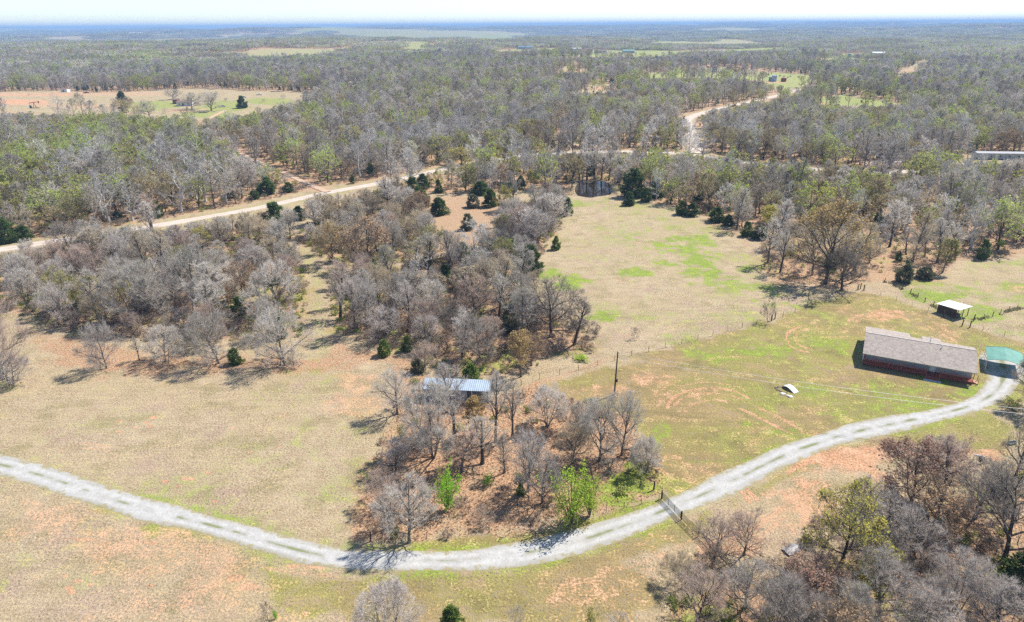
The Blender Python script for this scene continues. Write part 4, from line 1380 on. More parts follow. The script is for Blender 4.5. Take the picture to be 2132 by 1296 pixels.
def scatter(name, coll, P, idx, rot, scl, label, kind='stuff'):
    me = bpy.data.meshes.new(name)
    me.vertices.add(len(P))
    me.vertices.foreach_set('co', np.asarray(P, np.float32).ravel())
    me.attributes.new('shape', 'INT', 'POINT').data.foreach_set('value', np.asarray(idx, np.int32))
    me.attributes.new('turn', 'FLOAT', 'POINT').data.foreach_set('value', np.asarray(rot, np.float32))
    me.attributes.new('size', 'FLOAT_VECTOR', 'POINT').data.foreach_set('vector', np.asarray(scl, np.float32).ravel())
    o = tag(link(name, me), label, None, None, kind)
    ng = bpy.data.node_groups.new(name + '_scatter', 'GeometryNodeTree')
    ng.interface.new_socket('Geometry', in_out='INPUT', socket_type='NodeSocketGeometry')
    ng.interface.new_socket('Geometry', in_out='OUTPUT', socket_type='NodeSocketGeometry')
    N = ng.nodes.new
    gi, go, ip, ci = N('NodeGroupInput'), N('NodeGroupOutput'), N('GeometryNodeInstanceOnPoints'), N('GeometryNodeCollectionInfo')
    ci.inputs['Collection'].default_value = coll
    ci.inputs['Separate Children'].default_value = True
    ci.inputs['Reset Children'].default_value = True
    ip.inputs['Pick Instance'].default_value = True

    def na_(n, dt):
        a = N('GeometryNodeInputNamedAttribute')
        a.data_type = dt
        a.inputs['Name'].default_value = n
        return [x for x in a.outputs if x.enabled and x.name == 'Attribute'][0]
    L = ng.links.new
    cx = N('ShaderNodeCombineXYZ')
    L(na_('turn', 'FLOAT'), cx.inputs[2])
    L(gi.outputs[0], ip.inputs['Points'])
    L(ci.outputs[0], ip.inputs['Instance'])
    L(na_('shape', 'INT'), ip.inputs['Instance Index'])
    L(cx.outputs[0], ip.inputs['Rotation'])
    L(na_('size', 'FLOAT_VECTOR'), ip.inputs['Scale'])
    L(ip.outputs[0], go.inputs[0])
    md = o.modifiers.new('scatter', 'NODES')
    md.node_group = ng
    return o


R = np.random.RandomState(9)
n = len(rest_pts)
x, y = rest_pts[:, 0], rest_pts[:, 1]
rr = np.hypot(x, y)
moist = fbm(x, y, 160, 88, 3)
pk = R.rand(n)
band = np.exp(-((rr - 330) / 110) ** 2)
idx = np.zeros(n, int)
for i in range(n):
    u = pk[i]
    pal = 0.07 + 0.15 * band[i]
    bud = 0.13 + 0.7 * max(moist[i] - 0.45, 0)
    tn_ = 0.07 + .5 * max(.45 - moist[i], 0)
    g = 'c' if u < pal else 'd' if u < pal + bud else 'e' if u < pal + bud + tn_ else 'f' if u < pal + bud + tn_ + 0.035 else 'a' if u < .80 else 'b'
    idx[i] = IDX[g][R.randint(len(IDX[g]))]
s = R.uniform(.72, 1.18, n) * np.where(rr > 700, 1.08, 1)
h0 = np.array([12.5 if g in IDX['a'] + IDX['c'] else 11.0 if g not in IDX['f'] else 5.0 for g in idx])
zf = limit_heights(x, y, h0 * s, 3) / (h0 * s)
ok = zf > .3
x, y, idx, s, zf, n = x[ok], y[ok], idx[ok], s[ok], zf[ok], int(ok.sum())
ws = s * np.sqrt(np.clip(zf, .5, 1))
sc3 = np.stack([ws * R.uniform(.9, 1.2, n), ws * R.uniform(.9, 1.2, n), s * zf], 1)
P3, I3, S3, T3 = [np.stack([x, y, hgt(x, y) - .1], 1)], [idx], [sc3], [R.uniform(0, 6.283, n)]
for r0, r1, sp, g in ((1330, 4200, 36, 'g'), (4150, 15000, 98, 'h')):
    gx, gy = np.meshgrid(np.arange(-r1 * .8, r1 * .8, sp), np.arange(0, r1, sp))
    p = np.stack([(gx + R.uniform(-.3, .3, gx.shape) * sp).ravel(), (gy + R.uniform(-.3, .3, gx.shape) * sp).ravel()], 1)
    q = np.hypot(p[:, 0], p[:, 1])
    p = p[(q > r0) & (q < r1) & (np.abs(np.arctan2(p[:, 0], p[:, 1])) < math.radians(45))]
    k = np.ones(len(p), bool)
    for C in CLEAR:
        k &= ~in_poly(p[:, 0], p[:, 1], C)
    k &= far_open(p[:, 0], p[:, 1]) < 0
    p = p[k]
    n = len(p)
    P3.append(np.stack([p[:, 0], p[:, 1], hgt(p[:, 0], p[:, 1]) - .5], 1))
    I3.append(np.array(IDX[g])[R.randint(0, len(IDX[g]), n)])
    S3.append(np.stack([np.ones(n), np.ones(n), R.uniform(.85, 1.2, n)], 1))
    T3.append(R.uniform(0, 6.283, n))
scatter('woodland', SRC, np.vstack(P3), np.concatenate(I3), np.concatenate(T3), np.vstack(S3), 'mass of bare grey trees with a few green ones stretching to the horizon')

# undergrowth: low brush under the near woods
BR = bpy.data.collections.new('brush_shapes')
FB1 = leafy('brush_green', (0.22, 0.29, 0.06), False, .4, .45, (0.32, 0.33, 0.11))
FB2 = leafy('brush_bare', (0.27, 0.215, 0.175), False, .3, 0, (0.35, 0.27, 0.21))
for i in range(2):
    tr, cr = leafbush(1900 + i, 1.3, 1.6, 170, .2, 5)
    o = bpy.data.objects.new('a_brush_%d' % i, cr.mesh('brush', [FB1])); BR.objects.link(o)
for i in range(2):
    T_ = Tree(1950 + i, 1.5, 1.8, 0, 'vase', 4, lv=(4, 3, 3), sides=(3, 3, 3, 3), tw=.02)
    m = MB(); m.v = T_.trunk.v + T_.crown.v; m.f = list(T_.trunk.f) + [tuple(k + len(T_.trunk.v) for k in f) for f in T_.crown.f]; m.mi = [0] * len(m.f)
    o = bpy.data.objects.new('b_brush_%d' % i, m.mesh('brush', [FB2])); BR.objects.link(o)
bp = []
for P, sp in ((WOOD_WEST, 2.5), (WOOD_NORTH, 2.8), (WOOD_MID, 2.4), (WOOD_SE, 2.5), (COPSE, 4.6)):
    bp.append(fill(P, sp, 71))
bp.append(fill(np.array([[-190, 130], [190, 130], [330, 400], [-330, 400]]), 3.8, 72))
bp = np.vstack(bp)
keep = ~in_poly(bp[:, 0], bp[:, 1], FAR_OPEN)
for P in (WOOD_WEST, WOOD_NORTH, WOOD_MID, WOOD_SE, COPSE):
    keep |= in_poly(bp[:, 0], bp[:, 1], P)
for P in CLEAR:
    keep &= ~in_poly(bp[:, 0], bp[:, 1], P)
bp = drop_lines(bp[keep], ROADS + [(DRIVE, 4), (MID_TRAIL, 2.5)])
n = len(bp)
gpatch = fbm(bp[:, 0], bp[:, 1], 14, 53, 3)
isg = R.rand(n) < np.clip((gpatch - .33) * 2.6, 0.06, .85)
incop = in_poly(bp[:, 0], bp[:, 1], COPSE)
isg &= ~(incop & (R.rand(n) < .75))
s = R.uniform(.45, 1.25, n) * np.where(isg, .9, 1.1)
scatter('undergrowth', BR, np.stack([bp[:, 0], bp[:, 1], hgt(bp[:, 0], bp[:, 1]) - .03], 1), np.where(isg, 0, 2) + R.randint(0, 2, n), R.uniform(0, 6.28, n), np.stack([s * 1.2, s * 1.2, s * .9], 1), 'low green and bare brush under the near trees')

# grass tufts over the near open ground: one mass of little blades
def tufts(name, P, h, w, mat, label):
    n = len(P)
    R = np.random.RandomState(len(P))
    nb = 4
    base = np.repeat(np.stack([P[:, 0], P[:, 1], hgt(P[:, 0], P[:, 1]) - .02], 1), nb, 0)
    N = n * nb
    base = base + np.stack([R.normal(0, w * .35, N), R.normal(0, w * .35, N), np.zeros(N)], 1)
    az = R.uniform(0, 6.283, N)
    sd = np.stack([np.cos(az), np.sin(az), 0 * az], 1) * (w * R.uniform(.3, .6, N))[:, None]
    tip = base + np.stack([R.normal(0, w * .5, N), R.normal(0, w * .5, N), h * R.uniform(.5, 1.3, N)], 1)
    V = np.stack([base - sd, base + sd, tip], 1).reshape(-1, 3)
    me = np_mesh(name, V, np.arange(3 * N).reshape(-1, 3), mat)
    return tag(link(name, me), label, None, None, 'stuff')


def near_open(p):
    k = dist_line(p[:, 0], p[:, 1], DRIVE) > 2.3
    k &= in_poly(p[:, 0], p[:, 1], FAR_OPEN)
    return k


DRYG = leafy('dry_grass_blades', (0.46, 0.38, 0.27), False, .35, .4)
RUSG = leafy('rusty_litter_grass_blades', (0.50, 0.325, 0.215), False, .4, .5)
LAWG = leafy('lawn_blades', (0.30, 0.265, 0.10), False, .45, .4)
p = fill(wpoly([(-60, 1340), (2190, 1340), (2190, 600), (-60, 600)]), .52, 3)
p = p[near_open(p)]
inyard = in_poly(p[:, 0], p[:, 1], YARD)
incop = in_poly(p[:, 0], p[:, 1], COPSE)
tufts('dry_grass', p[~inyard & ~incop & (vnoise(p[:, 0], p[:, 1], 3, 6) > .5)], .09, .14, DRYG, 'short dry grass over the open fields')
tufts('lawn_grass', p[inyard][::2], .06, .12, LAWG, 'short patchy grass of the house yard')
p = fill(COPSE, .6, 12)
tufts('litter_grass', p[dist_line(p[:, 0], p[:, 1], DRIVE) > 3], .20, .20, RUSG, 'rusty bunch grass and leaf litter in the fenced copse')

# ------------------------------------------------------------------ the house
def frame(A, B):
    """rotation about z that takes local +x along A->B"""
    return math.atan2(B[1] - A[1], B[0] - A[0])


def shingle_mat(name, c):
    t = NT(name)
    tc = t.n('ShaderNodeTexCoord')
    br = t.n('ShaderNodeTexBrick')
    t.l(tc.outputs['Object'], br.inputs['Vector'])
    br.inputs['Scale'].default_value = 1.0
    br.inputs['Brick Width'].default_value = 0.32
    br.inputs['Row Height'].default_value = 0.15
    br.inputs['Mortar Size'].default_value = 0.012
    br.inputs['Color1'].default_value = (*[k * .86 for k in c], 1)
    br.inputs['Color2'].default_value = (*[k * 1.16 for k in c], 1)
    br.inputs['Mortar'].default_value = (*[k * .45 for k in c], 1)
    t.b.inputs['Roughness'].default_value = .95
    f = t.noise(1.6, 4, .65, tc.outputs['Object'])
    t.bump(br.outputs['Fac'], -.5, .02)
    return t.col(t.scale_col(br.outputs['Color'], t.rng(f, .3, .7, .78, 1.15, False)))


def ribbed_mat(name, c, rough=.35, metal=.6, period=.25, axis=0):
    t = NT(name)
    tc = t.n('ShaderNodeTexCoord')
    sp = t.n('ShaderNodeSeparateXYZ')
    t.l(tc.outputs['Object'], sp.inputs[0])
    w = t.math('SINE', t.math('MULTIPLY', sp.outputs[axis], 6.2832 / period))
    t.bump(w, .5, .03)
    t.b.inputs['Roughness'].default_value = rough
    t.b.inputs['Metallic'].default_value = metal
    f = t.noise(.7, 4, .6, tc.outputs['Object'])
    return t.col(t.scale_col(c, t.rng(f, .3, .7, .85, 1.12, False)))


SHINGLE = shingle_mat('weathered_shingles', (0.40, 0.342, 0.297))
SIDING = plain('blue_grey_siding', (0.42, 0.455, 0.48), .7, 0, .06, 1)
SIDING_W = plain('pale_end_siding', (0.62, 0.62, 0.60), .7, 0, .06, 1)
REDWOOD = plain('red_brown_stained_wood', (0.36, 0.105, 0.07), .75, 0, .25, 3)
REDDARK = plain('dark_red_skirting', (0.23, 0.07, 0.05), .8, 0, .25, 3)
WHITE = plain('white_trim_paint', (0.80, 0.80, 0.78), .6, 0, .05, 1)
GLASS = plain('dark_window_glass', (0.035, 0.04, 0.05), .08, 0, .1, 1, 0, .6)
CONC = plain('pale_concrete', (0.56, 0.53, 0.48), .9, 0, .15, 1.5, .3)
STEEL = plain('galvanised_steel', (0.62, 0.63, 0.64), .4, .5, .1, 2)
DARKWOOD = plain('dark_weathered_wood', (0.085, 0.062, 0.048), .9, 0, .35, 2, .4)
GREYWOOD = plain('grey_weathered_wood', (0.17, 0.145, 0.125), .9, 0, .35, 2, .4)
TPOST = plain('steel_post_paint', (0.16, 0.135, 0.11), .7, .2, .2, 2)
PIPE = plain('dark_green_pipe_paint', (0.018, 0.045, 0.030), .5, .2, .2, 2)
RUST = plain('rusty_pipe_paint', (0.075, 0.035, 0.022), .7, .2, .3, 2)

A, B = G(1794.5, 759), G(2022, 801)
rz = frame(A, B)
HL, EZ, RZ_ = 17.9, 2.62, 4.3
house = empty('ranch_house', (A[0], A[1], 0), rz, 'long single storey house with grey shingle roof and red wooden front porch', 'house')
DK, WY, RY, BY = 0.45, 1.5, 5.9, 8.6       # deck height, wall face, ridge, main back wall
mb = MB()
mb.box(0.15, HL - .15, WY, BY, 0.05, EZ - .05)
mb.v += [(0.15, 0.2, EZ - .1), (0.15, BY, EZ - .1), (0.15, RY, RZ_ - .14), (HL - .15, 0.2, EZ - .1), (HL - .15, BY, EZ - .1), (HL - .15, RY, RZ_ - .14)]
n = len(mb.v) - 6
mb.face(n, n + 1, n + 2)
mb.face(n + 5, n + 4, n + 3)
mb.build('wall', SIDING, house)
MB().box(0.3, 7.6, BY + .002, 12.8, 0.05, 2.45).build('rear_room', SIDING, house)
MB().box(10.0, 13.0, BY + .002, 12.1, 0.05, 2.5).build('rear_room', SIDING, house)
mb = MB()


def slope(mb, x0, x1, y0, z0, y1, z1, th=.10):
    mb.hexa([(x0, y0, z0 - th), (x1, y0, z0 - th), (x1, y1, z1 - th), (x0, y1, z1 - th), (x0, y0, z0), (x1, y0, z0), (x1, y1, z1), (x0, y1, z1)])


sl_b = (RZ_ - 2.55) / (13.4 - RY)
slope(mb, -.25, HL + .25, -.45, EZ - .12, RY, RZ_)
slope(mb, -.25, HL + .25, RY + .001, RZ_ - .004, BY + .45, RZ_ - sl_b * (BY + .45 - RY))
roof = mb.build('roof', SHINGLE, house)
for x0, x1, y1 in ((-.252, 7.7, 13.4), (9.7, 12.9, 12.6)):
    m2 = MB()
    slope(m2, x0, x1, BY + .452, RZ_ - sl_b * (BY + .452 - RY), y1, RZ_ - sl_b * (y1 - RY))
    m2.build('rear_roof', SHINGLE, roof)
MB().box(-.26, HL + .26, RY - .14, RY + .14, RZ_ - .03, RZ_ + .035).build('ridge_cap', plain('ridge_shingles', (.46, .41, .37), .95), roof)
MB().box(-.27, HL + .27, -.49, -.452, EZ - .27, EZ - .10).build('fascia', plain('tan_fascia', (.42, .38, .31), .7), roof)
for vx, vy, vh, vr in ((10.75, 6.6, 1.0, .09), (12.6, 4.9, .45, .07)):
    zz = RZ_ - .3 * abs(vy - RY) * .9
    pn = MB().tube([(vx, vy, zz - .1), (vx, vy, zz + vh)], vr, 8).build('vent_pipe', WHITE, roof)
    MB().tube([(vx, vy, zz + vh + .003), (vx, vy, zz + vh + .12)], [vr * 1.7, vr * 1.2], 8).build('vent_cap', STEEL, pn)
# deck and porch
mb = MB()
for i in range(8):
    mb.box(0.02, HL - .02, .04 + i * .18, .04 + i * .18 + .165, DK - .05, DK)
mb.build('deck', REDWOOD, house)
MB().box(0.06, HL - .06, .10, .16, .02, DK - .06).build('deck_skirting', REDDARK, house)
MB().box(0.06, .12, .17, WY, .02, DK - .06).build('deck_skirting', REDDARK, house)
ST0, ST1 = 10.55, 12.55
posts_x = [.1, 2.2, 4.35, 6.5, 8.6, 10.5, 12.6, 14.75, HL - .1]
for x in posts_x:
    MB().box(x - .05, x + .05, -.06, .04, .02, EZ - .2).build('porch_post', REDWOOD, house)
for x0, x1 in zip(posts_x[:-1], posts_x[1:]):
    if abs(x0 - 10.5) < .1:
        continue
    m2 = MB()
    m2.box(x0 + .05, x1 - .05, -.04, .03, DK + .84, DK + .92)
    m2.box(x0 + .05, x1 - .05, -.03, .02, DK + .10, DK + .16)
    k = int((x1 - x0) / .14)
    for i in range(1, k):
        xx = x0 + (x1 - x0) * i / k
        m2.box(xx - .022, xx + .022, -.022, .014, DK + .16, DK + .84)
    m2.build('railing', REDWOOD, house)
for i in range(3):
    MB().box(ST0, ST1, -.10 - .35 * (i + 1), -.102 - .35 * i, .02, DK - .11 * (i + 1)).build('step', REDWOOD, house)
for x in (ST0 - .06, ST1 + .06):
    m2 = MB()
    m2.hexa([(x - .04, -1.35, .75), (x + .04, -1.35, .75), (x + .04, -.06, DK + .82), (x - .04, -.06, DK + .82), (x - .04, -1.35, .84), (x + .04, -1.35, .84), (x + .04, -.06, DK + .91), (x - .04, -.06, DK + .91)])
    m2.box(x - .045, x + .045, -1.36, -1.26, .02, .75)
    m2.build('stair_rail', REDWOOD, house)
MB().box(ST0 - .4, ST1 + .4, -2.1, -1.32, -.05, .06).build('landing_pad', CONC, house)
for wx, ww in ((2.6, .95), (5.75, .62), (6.65, .62), (7.55, .62), (8.45, .62), (15.0, .9)):
    wd = MB().box(wx - ww / 2, wx + ww / 2, WY - .05, WY - .002, DK + 1.0, DK + 1.75).build('window', WHITE, house)
    MB().box(wx - ww / 2 + .07, wx + ww / 2 - .07, WY - .07, WY - .052, DK + 1.07, DK + 1.68).build('pane', GLASS, wd)
dr = MB().box(11.1, 12.0, WY - .06, WY - .002, DK + .01, DK + 1.85).build('door', WHITE, house)
MB().box(11.2, 11.27, WY - .12, WY - .062, DK + .85, DK + .92).build('handle', STEEL, dr)
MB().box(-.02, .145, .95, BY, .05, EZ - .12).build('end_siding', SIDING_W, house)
# side steps of the porch end
for i in range(3):
    MB().box(HL + .002 + .3 * i, HL + .3 * (i + 1), .5, 1.7, .02, DK - .12 * (i + 1)).build('side_step', plain('sunlit_cedar_boards', (.46, .26, .17), .8), house)  # sunlit look of the porch end is mixed into the board colour
for y in (.45, 1.75):
    MB().box(HL + .8, HL + .88, y - .04, y + .04, .02, 1.25).build('side_rail_post', REDWOOD, house)

# ------------------------------------------------------------------ carport
cp = [G(x, y, 2.25) for x, y in ((2057, 747), (2126, 760), (2049, 719.5))]
rz2 = frame(cp[0], cp[1])
CW, CDp = float(np.linalg.norm(cp[1] - cp[0])), 5.8
car = empty('carport', (cp[0][0], cp[0][1], 0), rz2, 'open green and white metal carport at the end of the drive', 'carport')
GREENMETAL = ribbed_mat('pale_green_ribbed_metal', (.14, .31, .25), .65, .0, .5, 1)
CW = max(CW, 5.6)
prof = [(-.1, 2.1), (CW * .18, 2.42), (CW * .5, 2.72), (CW * .82, 2.42), (CW + .1, 2.1)]
mb = MB()
npan = 8
for j in range(4):
    for i in range(npan):
        y0, y1 = -.3 + (CDp + .6) * i / npan, -.3 + (CDp + .6) * (i + .97) / npan
        if i == 0:
            pass
for j in range(4):
    (xa, za), (xb, zb) = prof[j], prof[j + 1]
    e = .002 if j else 0
    mb2 = MB().hexa([(xa + e, -.3, za - .03), (xb, -.3, zb - .03), (xb, CDp + .3, zb - .03), (xa + e, CDp + .3, za - .03), (xa + e, -.3, za), (xb, -.3, zb), (xb, CDp + .3, zb), (xa + e, CDp + .3, za)])
    mb2.build('roof_panel', GREENMETAL, car)
MB().tube([(x, -.34, z + .02) for x, z in prof], .05, 5).build('roof_trim', plain('pale_green_trim', (.30, .50, .40), .5), car)
MB().tube([(x, CDp + .34, z + .02) for x, z in prof], .05, 5).build('roof_trim', plain('pale_green_trim', (.30, .50, .40), .5), car)
for y in (0, CDp * .33, CDp * .66, CDp):
    for x in (0, CW):
        MB().box(x - .04, x + .04, y - .04, y + .04, 0, 2.12).build('leg', WHITE, car)
    MB().tube([(x, y, z - .07) for x, z in prof], .03, 4).build('rafter', WHITE, car)

# ------------------------------------------------------------------ lean-to shed behind the house
q = [G(x, y, z) for x, y, z in ((1996.8, 645, 2.3), (2020.9, 638, 2.3), (1966.7, 628, 2.0))]
rz3 = frame(q[0], q[1])
sh = empty('lean_to_shed', (q[0][0], q[0][1], 0), rz3, 'small dark wooden shed with white slanting metal roof in the green paddock', 'shed')
SWD = 4.0
SDP = 4.6
mb = MB()
slope(mb, -.3, SWD + .3, -.4, 2.35, SDP + .3, 2.05, .06)
mb.build('roof', ribbed_mat('white_ribbed_metal', (.78, .78, .76), .4, .1, .3), sh)
for i in range(9):
    y0 = .3 + i * (SDP - .6) / 9
    MB().box(0, .06, y0, y0 + (SDP - .6) / 9 - .03, .05, 2.0).build('board', DARKWOOD, sh)
for i in range(8):
    x0 = .1 + i * (SWD - .2) / 8
    MB().box(x0, x0 + (SWD - .2) / 8 - .03, SDP - .06, SDP, .05, 1.98).build('board', DARKWOOD, sh)
for x in (0.06, SWD * .5, SWD - .1):
    for y in (0.05, SDP - .2):
        MB().box(x, x + .12, y, y + .12, 0, 2.0).build('post', DARKWOOD, sh)
MB().box(.4, 2.1, .5, 1.9, .02, .7).build('feed_bin', GREYWOOD, sh)
MB().hexa([(1.0, -.5, .0), (1.12, -.5, 0), (1.12, -.1, 1.5), (1.0, -.1, 1.5), (1.0, -.42, 0), (1.12, -.42, 0), (1.12, -.02, 1.5), (1.0, -.02, 1.5)]).build('prop', WHITE, sh)

# ------------------------------------------------------------------ long shed in the copse
a0, a1, a2 = G(879, 808.6, 2.35), G(1017, 814, 2.35), G(1018, 801.5, 2.6)
rz4 = frame(a0, a1)
ls = empty('long_shed', (a0[0], a0[1], 0), rz4, 'long low shed with pale blue ribbed metal roof behind the bare copse', 'shed')
LW, LD = float(np.linalg.norm(a1 - a0)), 3.0
mb = MB()
BLUEMETAL = ribbed_mat('pale_blue_ribbed_metal', (.35, .42, .49), .5, .2, .35)
npn = 13
for i in range(npn):
    x0, x1 = -.15 + (LW + .3) * i / npn, -.15 + (LW + .3) * (i + 1) / npn - .012
    m2 = MB()
    slope(m2, x0, x1, -.3, 2.38, LD + .3, 2.66, .04)
    m2.build('roof_panel', BLUEMETAL, ls)
SHEDW = ribbed_mat('grey_shed_cladding', (.36, .40, .44), .5, .2, .3)
MB().box(0, LW, LD - .06, LD, 0, 2.55).build('rear_wall', SHEDW, ls)
MB().box(0, .06, .002, LD - .07, 0, 2.32).build('end_wall', SHEDW, ls)
MB().box(LW - .06, LW, .002, LD - .07, 0, 2.32).build('end_wall', SHEDW, ls)
MB().box(.07, LW * .68, 0, .05, 0, 2.3).build('front_wall', SHEDW, ls)
MB().box(LW * .68 + .01, LW - .07, .5, .56, 0, 2.3).build('recessed_wall', plain('dark_shed_doors', (.14, .17, .20), .6), ls)  # shade of the open shed front put into this wall's colour
for i in range(5):
    x = LW * i / 4
    MB().box(x - .05, x + .05, -.16, -.06, 0, 2.3).build('post', WHITE, ls)

# ------------------------------------------------------------------ storm cellar in the yard
c0, c1 = G(1634, 806), G(1665, 822)
sc_ = empty('storm_cellar', (c0[0], c0[1], float(hgt(c0[0], c0[1]))), frame(c0, c1), 'white concrete storm cellar hump with a pale blue door in the yard', 'storm cellar')
sc_.scale = (.78, .8, .72)
pr = [(-.3, .15), (.2, .62), (.9, .85), (1.5, .80), (2.3, .50), (3.2, .05)]
mb = MB()
for (xa, za), (xb, zb) in zip(pr[:-1], pr[1:]):
    mb.hexa([(xa, -.75, za - .14), (xb, -.75, zb - .14), (xb, .75, zb - .14), (xa, .75, za - .14), (xa, -.75, za), (xb, -.75, zb), (xb, .75, zb), (xa, .75, za)])
mb.build('slab', plain('whitewashed_concrete', (.74, .71, .66), .85, 0, .12, 2), sc_)
fr_ = MB().hexa([(1.75, -.5, .715), (2.85, -.5, .232), (2.85, .5, .232), (1.75, .5, .715), (1.75, -.5, .775), (2.85, -.5, .292), (2.85, .5, .292), (1.75, .5, .775)]).build('door', plain('pale_blue_door', (.30, .60, .66), .5), sc_)
MB().hexa([(1.92, -.32, .712), (2.68, -.32, .378), (2.68, .32, .378), (1.92, .32, .712), (1.92, -.32, .722), (2.68, -.32, .388), (2.68, .32, .388), (1.92, .32, .722)]).build('panel', plain('white_blue_panel', (.62, .78, .80), .5), fr_)
for s_ in (-1, 1):
    MB().box(.0, 2.6, s_ * .60 - .06, s_ * .60 + .06, -.2, .1).build('side_wall', plain('grey_rubble_wall', (.25, .21, .17), .95, 0, .35, 4, .6), sc_)
MB().tube([(.6, .1, .7), (.6, .1, 1.15)], .06, 8).build('vent_pipe', STEEL, sc_)


def rock(x, y, s, c, label):
    R = np.random.RandomState(int(x * 97 + y * 13) % 9999)
    m = MB()
    n = 7
    p = G(x, y)
    for z, f in ((-.1, .9), (.25, 1.0), (.55, .6)):
        for i in range(n):
            a = 6.283 * i / n
            k = s * f * R.uniform(.75, 1.2)
            m.v.append((k * math.cos(a) * 1.3, k * math.sin(a), z * s * R.uniform(.8, 1.2)))
    for l in range(2):
        for i in range(n):
            m.face(l * n + i, l * n + (i + 1) % n, (l + 1) * n + (i + 1) % n, (l + 1) * n + i)
    m.face(*[2 * n + i for i in range(n)])
    o = m.build('rock', c)
    o.location = tuple(p)
    tag(o, label, 'rock', 'rocks heaped by the storm cellar')


PALEROCK, DARKROCK = plain('pale_rock', (.62, .58, .52), .9, 0, .2, 3), plain('brown_rock', (.22, .17, .13), .95, 0, .3, 3)
for i, (x, y, s_) in enumerate(((1620, 812, .32), (1626, 816, .26), (1632, 820, .28), (1637, 818, .22), (1616, 808, .3), (1622, 806, .26))):
    rock(x, y, s_, DARKROCK, 'brown rock heaped on the left side of the storm cellar')
rock(1629, 820.5, .40, PALEROCK, 'larger pale stone in front of the storm cellar')
rock(1646, 827, .42, PALEROCK, 'flat pale stone at the near corner of the storm cellar')
rock(1640, 824.5, .30, PALEROCK, 'small pale stone between the two larger pale ones')

# ------------------------------------------------------------------ power pole and lines
def pole(p, h, label, tilt=(0.02, 0)):
    o = empty('power_pole', p, 0, label, 'pole')
    MB().tube([(0, 0, -.3), (tilt[0] * h * .5, tilt[1] * h, h * .5), (tilt[0] * h, 0, h)], [.15, .13, .10], 8).build('shaft', DARKWOOD, o)
    MB().tube([(tilt[0] * h, 0, h + .002), (tilt[0] * h, 0, h + .10)], [.11, .05], 8).build('cap', plain('pale_pole_cap', (.6, .58, .52)), o)
    MB().box(.10 + tilt[0] * h * .32, .38 + tilt[0] * h * .32, -.16, .16, h * .30, h * .30 + .55).build('meter_box', plain('dark_meter_box', (.05, .05, .05), .5), o)
    for k, dz in enumerate((.25, 1.0)):
        MB().tube([(.10 + tilt[0] * h, 0, h - dz), (.28 + tilt[0] * h, 0, h - dz)], .05, 6).build('insulator', STEEL, o)
    return o


pb = G(1279, 822)
pole(pb, 8.4, 'dark wooden power pole standing between the copse and the yard')
p2 = np.array([96.0, 82.0, 0])
pole(p2, 8.0, 'wooden power pole off the right edge where the wires end')


def wire(a, b, sag, label, rad=.021):
    a, b = np.asarray(a, float), np.asarray(b, float)
    pts = []
    for i in range(25):
        t_ = i / 24
        q = a * (1 - t_) + b * t_
        q[2] -= sag * 4 * t_ * (1 - t_)
        pts.append(q)
    tag(MB().tube(pts, rad, 4).build('power_line', STEEL), label, 'wire', 'power lines over the yard')


T_ = np.array([.168, 0, 0])
wire(pb + T_ + (.28, 0, 8.15), p2 + T_ + (.1, 0, 7.7), 1.3, 'upper wire of the two strung from the pole across the yard')
wire(pb + T_ + (.28, 0, 7.4), p2 + T_ + (.1, 0, 6.95), 1.4, 'lower wire of the two strung from the pole across the yard')

# ------------------------------------------------------------------ pipe gate and pipe fence at the drive
g0, g1, g2 = G(1377, 1040), G(1418, 1084), G(1453, 1119)


def post_at(p, h, r_, mat, name, parent, loc):
    return MB().tube([(p[0] - loc[0], p[1] - loc[1], -.2), (p[0] - loc[0], p[1] - loc[1], h)], r_, 6).build(name, mat, parent)


gate = empty('pipe_gate', g0, 0, 'dark green pipe gate closed across the gravel drive', 'gate')
d = (g1 - g0)
Lg = float(np.linalg.norm(d[:2]))
u = d / Lg
post_at(g0, 1.45, .09, PIPE, 'gate_post', gate, g0)
post_at(g1, 1.45, .09, PIPE, 'gate_post', gate, g0)
for k in range(7):
    z = .22 + k * .16
    MB().tube([u * .2 + (0, 0, z), u * (Lg - .2) + (0, 0, z)], .026, 5).build('bar', PIPE, gate)
for f in (.04, .35, .65, .96):
    MB().tube([u * Lg * f + (0, 0, .18), u * Lg * f + (0, 0, 1.22)], .03, 5).build('upright', PIPE, gate)
pf = empty('pipe_fence', g1, 0, 'rust dark pipe fence running from the gate into the lower right wood', 'fence')
d = g2 - g1
Lf = float(np.linalg.norm(d[:2]))
u2 = d / Lf
for k in range(4):
    post_at(g1 + u2 * Lf * (k + 1), 1.3, .07, PIPE if k == 0 else RUST, 'post', pf, g1)
for k in range(5):
    z = .2 + k * .24
    MB().tube([u2 * .12 + (0, 0, z), u2 * (Lf * 4) + (0, 0, z)], .035, 5).build('rail', PIPE if k % 2 else RUST, pf)


